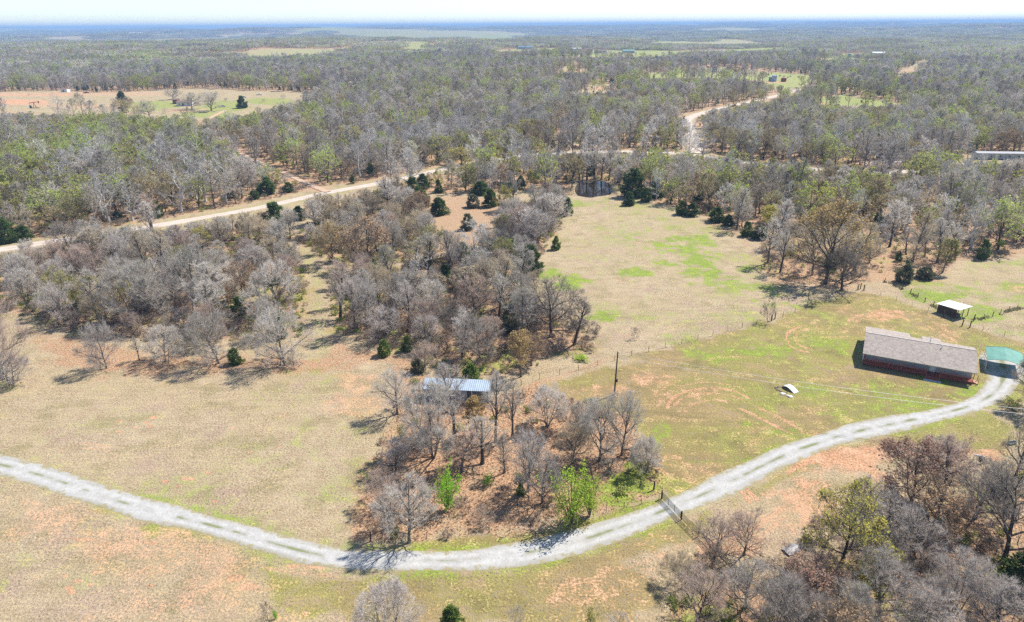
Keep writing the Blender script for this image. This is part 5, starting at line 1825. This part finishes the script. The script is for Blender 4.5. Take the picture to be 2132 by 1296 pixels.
def wire_fence(name, pts, label, h=1.15, pr_=.035, mat=TPOST, every=4.2, wires=4, thick=(), wz=None):
    L = np.array([G(*p)[:2] for p in pts])
    o = empty(name, (L[0][0], L[0][1], 0), 0, label, 'fence')
    seg = np.linalg.norm(np.diff(L, axis=0), axis=1)
    cum = np.concatenate([[0], np.cumsum(seg)])
    n = max(int(cum[-1] / every), 1)
    P = []
    for i in range(n + 1):
        s_ = cum[-1] * i / n
        P.append(np.array([np.interp(s_, cum, L[:, 0]), np.interp(s_, cum, L[:, 1])]))
    R = random.Random(int(abs(L[0][0] * 100)))
    tops = []
    for i, p in enumerate(P):
        x, y = p - L[0]
        z0 = float(hgt(*p))
        hh = h * R.uniform(.9, 1.1)
        MB().tube([(x, y, z0 - .2), (x + R.uniform(-.05, .05), y, z0 + hh)], pr_ * R.uniform(.85, 1.2), 5).build('post', mat, o)
        tops.append((x, y, z0))
    for k in range(wires):
        z = h * (.25 + .7 * k / max(wires - 1, 1))
        MB().tube([(x, y, z0 + z) for x, y, z0 in tops], 0.005, 3, cap=False).build('wire', TPOST, o)
    for (px, py) in thick:
        p = G(px, py)
        MB().tube([(p[0] - L[0][0], p[1] - L[0][1], -.2), (p[0] - L[0][0] + .04, p[1] - L[0][1], 1.5)], .11, 7).build('corner_post', DARKWOOD, o)
    return o


wire_fence('wire_fence', [(1085, 803), (1123, 790), (1168, 780), (1247, 761), (1320, 740), (1393, 722), (1463, 705), (1524, 688), (1606, 668), (1659, 650), (1699, 633), (1784, 604)], 'wire fence on thin steel posts between the open field and the house yard', 1.2, .045, TPOST, 4.0, 4, ((1606, 669), (1613, 665), (1786, 604), (1791, 602), (1798, 605)))
wire_fence('wire_fence', [(1800, 606), (1854, 622), (1887, 634), (1930, 650), (1980, 668), (2056, 692), (2101, 704), (2180, 730)], 'wire fence on thin pale posts behind the house', 1.1, .035, GREYWOOD, 3.6, 3)
wire_fence('paddock_fence', [(1842, 588), (1888, 607), (1901, 614), (1926, 629), (1961, 647)], 'rough wooden post fence with brush leading to the lean to shed', 1.15, .08, DARKWOOD, 2.6, 3, ((1964, 661), (1979, 664), (2003, 679), (2019, 682), (2027, 668)))
wire_fence('paddock_fence', [(2027, 668), (2058, 662), (2088, 652), (2132, 640), (2200, 622)], 'rough post fence with weeds running right from the lean to shed', 1.15, .07, DARKWOOD, 2.8, 3)
wire_fence('copse_fence', [(800, 1131), (860, 1126), (1000, 1112), (1150, 1096), (1250, 1070), (1372, 1041)], 'low sagging wire fence along the drive side of the copse', .95, .035, DARKWOOD, 2.6, 3, ((1361, 1021), (772, 1128)))
wire_fence('roadside_fence', [(1000, 392), (1190, 408)], 'short wire fence by the pond in front of the far trees', 1.1, .05, GREYWOOD, 4, 2)

# brush along the paddock fences: weeds, one mass per fence line
wp = np.vstack([smooth_line(wpoly([(1842, 588), (1888, 607), (1926, 629), (1961, 647)]), 30), smooth_line(wpoly([(2027, 668), (2088, 652), (2132, 640), (2190, 624)]), 30)])
R = np.random.RandomState(4)
wp = np.repeat(wp, 3, 0) + R.normal(0, .3, (len(wp) * 3, 2))
wp = wp[vnoise(wp[:, 0], wp[:, 1], 2.5, 8) > .42]
tufts('fence_weeds', wp, .55, .22, leafy('dry_weeds', (.36, .33, .19), False, .4, .3), 'dry grey green weeds grown up along the paddock fences')

# fallen branches, boards, sheet metal half hidden in the lower right wood
DULL = plain('dull_sheet_metal', (.26, .25, .26), .6, .2, .2, 2)
p = G(1648, 1146)
ms = empty('metal_sheet', p, .5, 'pale crumpled metal sheet lying half hidden under bare branches', 'metal sheet')
ms.scale = (.72, .72, .72)
mb = MB()
slope(mb, -1.6, 1.6, -.9, .25, .1, .42, .02)
mb.build('panel', DULL, ms)
mb = MB()
slope(mb, -1.5, 1.55, .102, .42, 1.0, .2, .02)
mb.build('panel', DULL, ms)
p = G(2036, 962)
wb = empty('white_board', p, -.5, 'white board frame standing in the brush below the drive', 'board')
MB().box(-.7, .7, -.05, .05, .9, 1.15).build('top_board', WHITE, wb)
MB().box(.55, .7, -.052, .048, 0, .895).build('leg', WHITE, wb)
MB().box(-.7, -.58, -.052, .048, 0, .895).build('leg', WHITE, wb)
p = G(2106, 925)
mt = empty('metal_trough', p, .3, 'pale green metal trough under the dark tree by the right edge', 'trough')
mb = MB()
mb.hexa([(-1.1, -.4, .05), (1.1, -.4, .05), (1.1, .4, .05), (-1.1, .4, .05), (-1.25, -.5, .6), (1.25, -.5, .6), (1.25, .5, .6), (-1.25, .5, .6)])
mt.scale = (.6, .6, .6)
mb.build('basin', plain('pale_green_tin', (.45, .58, .50), .5), mt)
MB().box(-1.15, 1.15, -.42, .42, .602, .61).build('water', GLASS, mt)
R2 = random.Random(3)
for i, (x, y, a, L_) in enumerate(((1262, 968, .4, 3.2), (1225, 975, 2.7, 2.4), (1310, 955, -.9, 3.0), (885, 985, .2, 3.0), (1000, 990, 2.9, 2.6), (1300, 985, -.6, 2.6))):
    p = G(x, y)
    m = MB()
    m.tube([(0, 0, .12), (L_ * .5, .15, .22), (L_, 0, .16)], [.09, .07, .03], 5)
    for k in range(7):
        s_ = R2.uniform(.3, .95) * L_
        b = R2.uniform(-1.2, 1.2)
        m.tube([(s_, .1, .2), (s_ + math.cos(b) * .8, .1 + math.sin(b) * .8, .25 + R2.random() * .3)], [.03, .01], 4)
    o = m.build('fallen_branch', BARK_DARK)
    o.location = tuple(p)
    o.rotation_euler = (0, 0, a)
    tag(o, 'dark fallen branch lying in the leaf litter of the copse', 'branch', 'fallen branches in the copse')

# ------------------------------------------------------------------ far things
def gable(name, px, py, wpx, dpt, h, rz, wallm, roofm, label, cat='house', nwin=3, pitch=.28, trailer=False):
    p = G(px, py)
    w = wpx * depth(p) / FPX
    o = empty(name, p, rz, label, cat)
    MB().box(-w / 2, w / 2, -dpt / 2, dpt / 2, .3 if trailer else -1.0, h).build('wall', wallm, o)
    if trailer:
        MB().box(-w / 2 + .1, w / 2 - .1, -dpt / 2 + .1, dpt / 2 - .1, -.3, .298).build('skirting', plain('dark_skirting', (.12, .11, .1)), o)
    m = MB()
    rh = dpt / 2 * pitch
    slope(m, -w / 2 - .3, w / 2 + .3, -dpt / 2 - .4, h - .05, 0, h + rh, .12)
    slope(m, -w / 2 - .3, w / 2 + .3, .002, h + rh, dpt / 2 + .4, h - .05, .12)
    for s_ in (-1, 1):
        k = len(m.v)
        m.v += [(s_ * w / 2, -dpt / 2, h - .1), (s_ * w / 2, dpt / 2, h - .1), (s_ * w / 2, 0, h + rh - .1)]
        m.face(k, k + 1, k + 2)
    m.build('roof', roofm, o)
    for i in range(nwin):
        x = -w / 2 + w * (i + .6) / (nwin + .2)
        wd = MB().box(x - .55, x + .55, -dpt / 2 - .06, -dpt / 2 - .002, 1.1, 2.1).build('window', WHITE, o)
        MB().box(x - .45, x + .45, -dpt / 2 - .09, -dpt / 2 - .062, 1.2, 2.0).build('pane', GLASS, wd)
    x = -w / 2 + w * .42
    MB().box(x - .5, x + .5, -dpt / 2 - .05, -dpt / 2 - .002, .32, 2.3).build('door', REDDARK if not trailer else WHITE, o)
    return o


C_WHITE, C_GREY = plain('far_white_paint', (.68, .68, .67), .6), plain('far_grey_cladding', (.42, .44, .46), .6)
C_BLUE, C_GREEN, C_BROWN = plain('far_blue_roof', (.16, .25, .36), .5), plain('far_green_roof', (.20, .34, .28), .5), plain('far_brown_roof', (.20, .14, .11), .8)
C_LROOF = plain('far_pale_roof', (.62, .63, .66), .5)
gable('mobile_home', 2076, 331, 92, 4.6, 3.0, -.12, C_GREY, plain('mobile_home_roof', (.36, .36, .38), .7), 'long pale grey mobile home in the right wood', 'mobile home', 5, .2, True)
gable('shed', 2021, 304, 8, 2.6, 2.2, 0, C_GREY, C_LROOF, 'tiny grey shed behind the mobile home', 'shed', 1)
gable('farm_house', 386, 221, 28, 8, 3.0, .2, C_WHITE, C_BROWN, 'white house among bare trees in the left green clearing', 'house', 3)
gable('barn', 368, 216, 10, 6, 3.4, .1, plain('far_red_wood', (.24, .07, .05)), C_BROWN, 'small red brown barn beside the white house in the clearing', 'barn', 1)
gable('shed', 137, 192, 13, 6, 3.0, 0, C_WHITE, C_BROWN, 'white shed on the edge of the tan left field', 'shed', 1)
gable('farm_house', 120, 86, 14, 11, 4, 0, C_GREY, C_GREEN, 'green roofed house far off at the upper left', 'house', 3)
gable('barn', 1093, 103, 30, 15, 5, .05, C_GREY, C_BLUE, 'blue roofed barn at the top of the far pasture', 'barn', 3)
gable('barn', 1085, 99.5, 22, 12, 5, .05, C_WHITE, C_LROOF, 'pale barn behind the blue roofed one', 'barn', 3)
gable('farm_house', 993, 101, 15, 10, 4, 0, C_WHITE, C_BROWN, 'white farmhouse left of the blue roofed barn', 'house', 3)
gable('barn', 1200, 106, 20, 12, 4.5, 0, C_WHITE, C_LROOF, 'long white barn in the far pasture', 'barn', 3)
gable('barn', 1250, 111, 24, 12, 4, .1, C_GREY, C_BROWN, 'brown roofed barn beside far pasture trees', 'barn', 3)
gable('barn', 1308, 111, 24, 14, 4.5, 0, C_GREY, C_GREEN, 'pale green roofed barn in the far pasture', 'barn', 3)
gable('barn', 1827, 117, 26, 16, 6, -.05, C_GREY, C_LROOF, 'large open barn with pale roof on the far right pasture', 'barn', 4)
gable('farm_house', 1832, 186, 26, 8, 3, .1, C_WHITE, C_GREY, 'grey roofed house in the wood right of the far road', 'house', 3)
gable('shed', 1779, 180, 12, 6, 3, .1, C_WHITE, C_LROOF, 'white shed left of the grey roofed far house', 'shed', 1)
gable('warehouse', 284, 71.5, 26, 40, 8, 0, C_WHITE, C_LROOF, 'long white building on the far left ridge', 'building', 5)
gable('shed', 1473, 254, 10, 3, 2.6, .1, plain('far_dark_green', (.05, .09, .07)), C_GREEN, 'small dark green shed by the bend of the far road', 'shed', 1)


def tank(px, py, r_, h, mat, label):
    p = G(px, py)
    o = empty('storage_tank', p, 0, label, 'tank', 'oil tanks on the far pasture')
    MB().tube([(0, 0, -.5), (0, 0, h)], r_, 20).build('shell', mat, o)
    MB().tube([(0, 0, h + .002), (0, 0, h + r_ * .25)], [r_ * 1.02, .1], 20).build('roof', mat, o)
    MB().tube([(r_ + .15, 0, 0), (r_ + .15, 0, h)], .12, 4).build('ladder', STEEL, o)


tank(1611, 171, 2.6, 6.5, plain('far_blue_tank', (.35, .42, .55), .5), 'tall blue grey oil tank beside the far road')
tank(1604, 170, 2.2, 4.5, C_GREEN, 'green oil tank left of the tall blue grey one')
tank(1631, 171, 2.8, 4.0, plain('far_red_tank', (.25, .08, .06), .6), 'low dark red oil tank right of the tall one')
tank(1768, 119, 3.5, 6, C_GREEN, 'green oil tank on the far right pasture')
tank(1488, 150, 2.6, 6.0, plain('far_black_tank', (.04, .05, .06), .6), 'black oil tank at the left of the far cattle pasture')


def car_(px, py, rz, body, label, truck=False):
    p = G(px, py)
    o = empty('pickup_truck' if truck else 'parked_car', p, rz, label, 'truck' if truck else 'car')
    L, Wd = (5.4, 1.9) if truck else (4.6, 1.8)
    m = MB()
    m.hexa([(-L / 2, -Wd / 2, .35), (L / 2, -Wd / 2, .35), (L / 2, Wd / 2, .35), (-L / 2, Wd / 2, .35), (-L / 2 + .1, -Wd / 2 + .05, .95), (L / 2 - .15, -Wd / 2 + .05, .9), (L / 2 - .15, Wd / 2 - .05, .9), (-L / 2 + .1, Wd / 2 - .05, .95)])
    x0, x1 = (-.6, 1.2) if truck else (-1.7, 1.1)
    m.hexa([(x0, -Wd / 2 + .1, .94), (x1, -Wd / 2 + .1, .93), (x1, Wd / 2 - .1, .93), (x0, Wd / 2 - .1, .94), (x0 + .3, -Wd / 2 + .25, 1.55), (x1 - .6, -Wd / 2 + .25, 1.55), (x1 - .6, Wd / 2 - .25, 1.55), (x0 + .3, Wd / 2 - .25, 1.55)])
    m.build('body', body, o)
    for s_ in (-1, 1):
        MB().hexa([(x0 + .25, s_ * (Wd / 2 - .12) - .01, 1.0), (x1 - .2, s_ * (Wd / 2 - .12) - .01, 1.0), (x1 - .2, s_ * (Wd / 2 - .12) + .01, 1.0), (x0 + .25, s_ * (Wd / 2 - .12) + .01, 1.0),
                   (x0 + .4, s_ * (Wd / 2 - .21) - .01, 1.45), (x1 - .6, s_ * (Wd / 2 - .21) - .01, 1.45), (x1 - .6, s_ * (Wd / 2 - .21) + .01, 1.45), (x0 + .4, s_ * (Wd / 2 - .21) + .01, 1.45)]).build('window', GLASS, o)
        for x in (-L * .31, L * .31):
            MB().tube([(x, s_ * (Wd / 2 - .1), .33), (x, s_ * (Wd / 2 + .02), .33)], .33, 12).build('wheel', plain('tyre', (.02, .02, .02)), o)


car_(252, 227, .2, plain('dark_car_paint', (.02, .025, .03), .3, .3), 'dark car parked on the green clearing at the upper left')
car_(463, 224, .9, plain('silver_car_paint', (.35, .36, .38), .3, .4), 'grey pickup truck parked on the track in the left clearing', True)
car_(180, 195, .1, plain('rust_car_paint', (.12, .04, .03), .6), 'rusty old truck on the tan left field', True)
car_(508, 204, .3, plain('white_car_paint', (.65, .65, .65), .4), 'white car at the back of the left clearing')
car_(540, 199, .1, plain('white_car_paint', (.6, .6, .6), .4), 'white truck at the far right of the left clearing', True)

# pump jack
p = G(73, 226)
pj = empty('pump_jack', p, .5, 'dark oil pump jack on the tan left field', 'pump jack')
PJ = plain('dark_pump_paint', (.03, .045, .05), .6)
MB().box(-3, 3, -.7, .7, 0, .4).build('base', plain('pump_base', (.12, .10, .08)), pj)
for s_ in (-1, 1):
    MB().tube([(-1.1, s_ * .7, .4), (0, s_ * .12, 4.2)], .14, 5).build('leg', PJ, pj)
    MB().tube([(1.1, s_ * .7, .4), (0, s_ * .12, 4.2)], .14, 5).build('leg', PJ, pj)
MB().hexa([(-3.2, -.18, 3.9), (3.0, -.18, 4.5), (3.0, .18, 4.5), (-3.2, .18, 3.9), (-3.2, -.18, 4.3), (3.0, -.18, 4.9), (3.0, .18, 4.9), (-3.2, .18, 4.3)]).build('walking_beam', PJ, pj)
MB().hexa([(3.0, -.2, 3.5), (3.7, -.2, 3.7), (3.7, .2, 3.7), (3.0, .2, 3.5), (3.0, -.2, 5.4), (3.6, -.2, 5.2), (3.6, .2, 5.2), (3.0, .2, 5.4)]).build('horse_head', PJ, pj)
MB().box(-3.4, -2.0, -.6, .6, .402, 2.2).build('counterweight', PJ, pj)
MB().tube([(-2.7, .3, 2.0), (-2.9, .2, 4.0)], .08, 5).build('pitman_arm', PJ, pj)
p = G(1210, 184)
pj2 = empty('pump_jack', p, .2, 'small dark oil pump jack in the dirt clearing at the upper middle', 'pump jack')
for c in list(pj.children):
    c2 = c.copy()
    COL.objects.link(c2)
    c2.parent = pj2


# cattle: one grown body each
def cow_mesh():
    v = [(0, 0, 1.15), (.75, 0, 1.18), (1.15, 0, 1.35), (1.55, 0, 1.2), (-.75, 0, 1.2), (-1.0, 0, .75), (.7, .25, .65), (.7, .25, .02), (.7, -.25, .65), (.7, -.25, .02), (-.75, .26, .7), (-.8, .26, .02), (-.75, -.26, .7), (-.8, -.26, .02)]
    e = [(0, 1), (1, 2), (2, 3), (0, 4), (4, 5), (1, 6), (6, 7), (1, 8), (8, 9), (4, 10), (10, 11), (4, 12), (12, 13)]
    rad = [.48, .42, .24, .15, .42, .05, .14, .08, .14, .08, .16, .08, .16, .08]
    me = bpy.data.meshes.new('cow')
    me.from_pydata(v, e, [])
    o = bpy.data.objects.new('cow', me)
    COL.objects.link(o)
    o.modifiers.new('skin', 'SKIN')
    for i, sv in enumerate(me.skin_vertices[0].data):
        sv.radius = (rad[i], rad[i])
        sv.use_root = i == 0
    o.modifiers.new('sub', 'SUBSURF').levels = 1
    dg = bpy.context.evaluated_depsgraph_get()
    out = bpy.data.meshes.new_from_object(o.evaluated_get(dg))
    bpy.data.objects.remove(o)
    return out


cm = cow_mesh()
cm.materials.clear()
cm.materials.append(plain('black_cattle_hide', (.018, .015, .014), .8))
for i, (x, y) in enumerate(((1560, 155), (1565, 154), (1570, 156), (1595, 156), (1600, 158), (1606, 155), (1615, 159), (1624, 160), (1632, 161), (1645, 161), (1662, 163), (1545, 153), (1585, 157), (1640, 163))):
    o = link('cow', cm)
    o.location = tuple(G(x, y))
    o.rotation_euler = (0, 0, rnd.uniform(0, 6.28))
    tag(o, 'black cow grazing on the far pasture above the road', 'cow', 'cattle on the far pasture')

# ------------------------------------------------------------------ leafing trees that stand out of the far wood
for x, y, ty, w, kind, tint, lab in ((735, 325, 262, 70, 'leafing_grand', 'yellowgreen', 'pale yellow green tree cluster left above the dirt road'), (1090, 300, 250, 34, 'leafing_tall', 'yellowgreen', 'tall yellow green tree in the middle of the wood'),
                                     (1133, 290, 250, 26, 'leafing_tall', 'gold', 'slim golden tree beside the tall yellow green one'), (960, 345, 308, 70, 'leafing', 'yellowgreen', 'broad yellow green tree along the dirt road'), (1050, 335, 296, 34, 'leafing', 'yellowgreen', 'small yellow green tree on the road bend'),
                                     (838, 228, 196, 36, 'leafing', 'lime', 'bright lime green tree in the far wood'), (1745, 318, 275, 44, 'leafing', 'lime', 'lime green tree in the right wood'), (1900, 285, 258, 44, 'leafing', 'olive', 'olive budding tree in the right wood'),
                                     (2070, 258, 225, 110, 'leafing_grand', 'yellowgreen', 'wide yellow green grove tree at the far right'), (2010, 398, 350, 70, 'leafing', 'lime', 'lime green tree below the mobile home'), (1880, 400, 360, 60, 'leafing', 'yellowgreen', 'yellow green tree in the right wood below the track'),
                                     (2110, 320, 272, 70, 'leafing', 'brown', 'brown budding tree beside the mobile home'), (1155, 240, 205, 50, 'leafing', 'olive', 'olive tree in the far middle wood'), (35, 330, 300, 60, 'leafing', 'olive', 'olive tree at the left edge of the far wood'),
                                     (268, 235, 203, 30, 'leafing', 'brown', 'round brown tree in the left green clearing'), (243, 226, 210, 14, 'leafing', 'brown', 'small brown tree left of the round brown one'), (1995, 230, 205, 30, 'leafing', 'lime', 'lime tree in the far right wood')):
    T(kind, x, y, ty, w, tint, lab)
for x, y, ty, w, lab in ((505, 226, 200, 22, 'dark round cedar alone on the green left clearing'), (254, 208, 190, 18, 'dark cedar at the top of the left clearing')):
    T('cedar', x, y, ty, w, 'cedar', lab)
for x, y, ty, w, lab in ((312, 245, 208, 40, 'bare tree group tree standing in the left green clearing'), (400, 228, 192, 46, 'bare tree right of the white house in the clearing'), (360, 208, 185, 36, 'bare tree behind the white house in the clearing'), (440, 232, 190, 50, 'large bare tree by the track in the left clearing'), (632, 250, 205, 34, 'tall bare tree at the right end of the left clearing')):
    T('oak', x, y, ty, w, 'grey', lab)
for i, (x, y, ty, w) in enumerate(((90, 355, 290, 46), (110, 390, 300, 50), (190, 390, 305, 60), (215, 360, 295, 50), (1215, 325, 245, 40), (1240, 350, 240, 60), (985, 350, 280, 40), (920, 335, 255, 50), (850, 335, 265, 40), (1560, 330, 250, 50), (1430, 360, 250, 50), (1990, 290, 232, 40), (1870, 330, 270, 50), (780, 330, 265, 46), (1345, 330, 250, 46))):
    T('pale', x, y, ty, w, 'white', 'tall white limbed sycamore in the far wood near the dirt road', 'sycamores near the dirt road', i)

for i, (x, y, ty, w) in enumerate(((1192, 378, 318, 44), (1206, 374, 310, 40), (1222, 376, 316, 40), (1238, 373, 312, 42), (1252, 375, 318, 40), (1268, 376, 314, 42), (1284, 382, 322, 44), (1290, 396, 345, 36))):
    T('tall', x, y, ty, w, ('grey', 'lilac', 'halo')[i % 3], 'bare tree standing at the back bank of the pond', 'bare trees round the pond', i)
for i, (x, y, ty, w) in enumerate(((1194, 404, 386, 26), (1192, 392, 372, 28), (1284, 404, 386, 26), (1205, 379, 366, 24), (1236, 377, 366, 26), (1262, 379, 366, 26))):
    T('scrub', x, y, ty, w, ('tan', 'grey', 'olive')[i % 3], 'low brush on the bank of the pond', 'brush round the pond')
for i, (x, y, ty, w) in enumerate(((155, 215, 206, 12), (172, 218, 208, 8), (198, 219, 207, 12), (235, 214, 203, 10), (60, 200, 195, 6), (550, 214, 206, 10), (590, 206, 196, 12), (470, 212, 204, 10), (420, 205, 192, 16), (215, 233, 222, 14), (285, 236, 222, 16), (345, 238, 224, 18))):
    T('scrub', x, y, ty, w, ('grey', 'dark', 'tan')[i % 3], 'bare scrub bush in the far left clearing', 'scrub in the far left clearing')

# ------------------------------------------------------------------ haze
t = NT('pale_haze')
t.t.nodes.remove(t.b)
pv = t.n('ShaderNodeVolumePrincipled')
pv.inputs['Color'].default_value = (0.40, 0.64, 1.0, 1)
pv.inputs['Density'].default_value = 1.5e-4
t.l(pv.outputs[0], t.t.nodes['Material Output'].inputs['Volume'])
hz = MB().box(-25000, 25000, -25000, 25000, float(GZ.min()) - 1.5, max(float(GZ.max()) + 18, 76)).build('haze', t.m)
print('GZ', GZ.min(), GZ.max())
tag(hz, 'thin blue haze over the far hills', None, None, 'stuff')
hz.display_type = 'WIRE'

# ------------------------------------------------------------------ look-alikes are told apart by their order in the picture
ORD = 'first second third fourth fifth sixth seventh eighth ninth tenth eleventh twelfth thirteenth fourteenth fifteenth sixteenth'.split()
by_label = {}
for o in COL.objects:
    if o.parent is None and o.get('label') and o.get('category'):
        by_label.setdefault(o['label'], []).append(o)
for lab, L in by_label.items():
    if 1 < len(L) <= len(ORD):
        L.sort(key=lambda o: float(project(*o.location)[0]))
        for i, o in enumerate(L):
            o['label'] = f"{lab}, {ORD[i]} from left" if len(L) > 2 else f"{lab}, {'left' if i == 0 else 'right'} of two"
print('TREES', tree_count, 'tris', sum(len(m.polygons) for m in bpy.data.meshes))
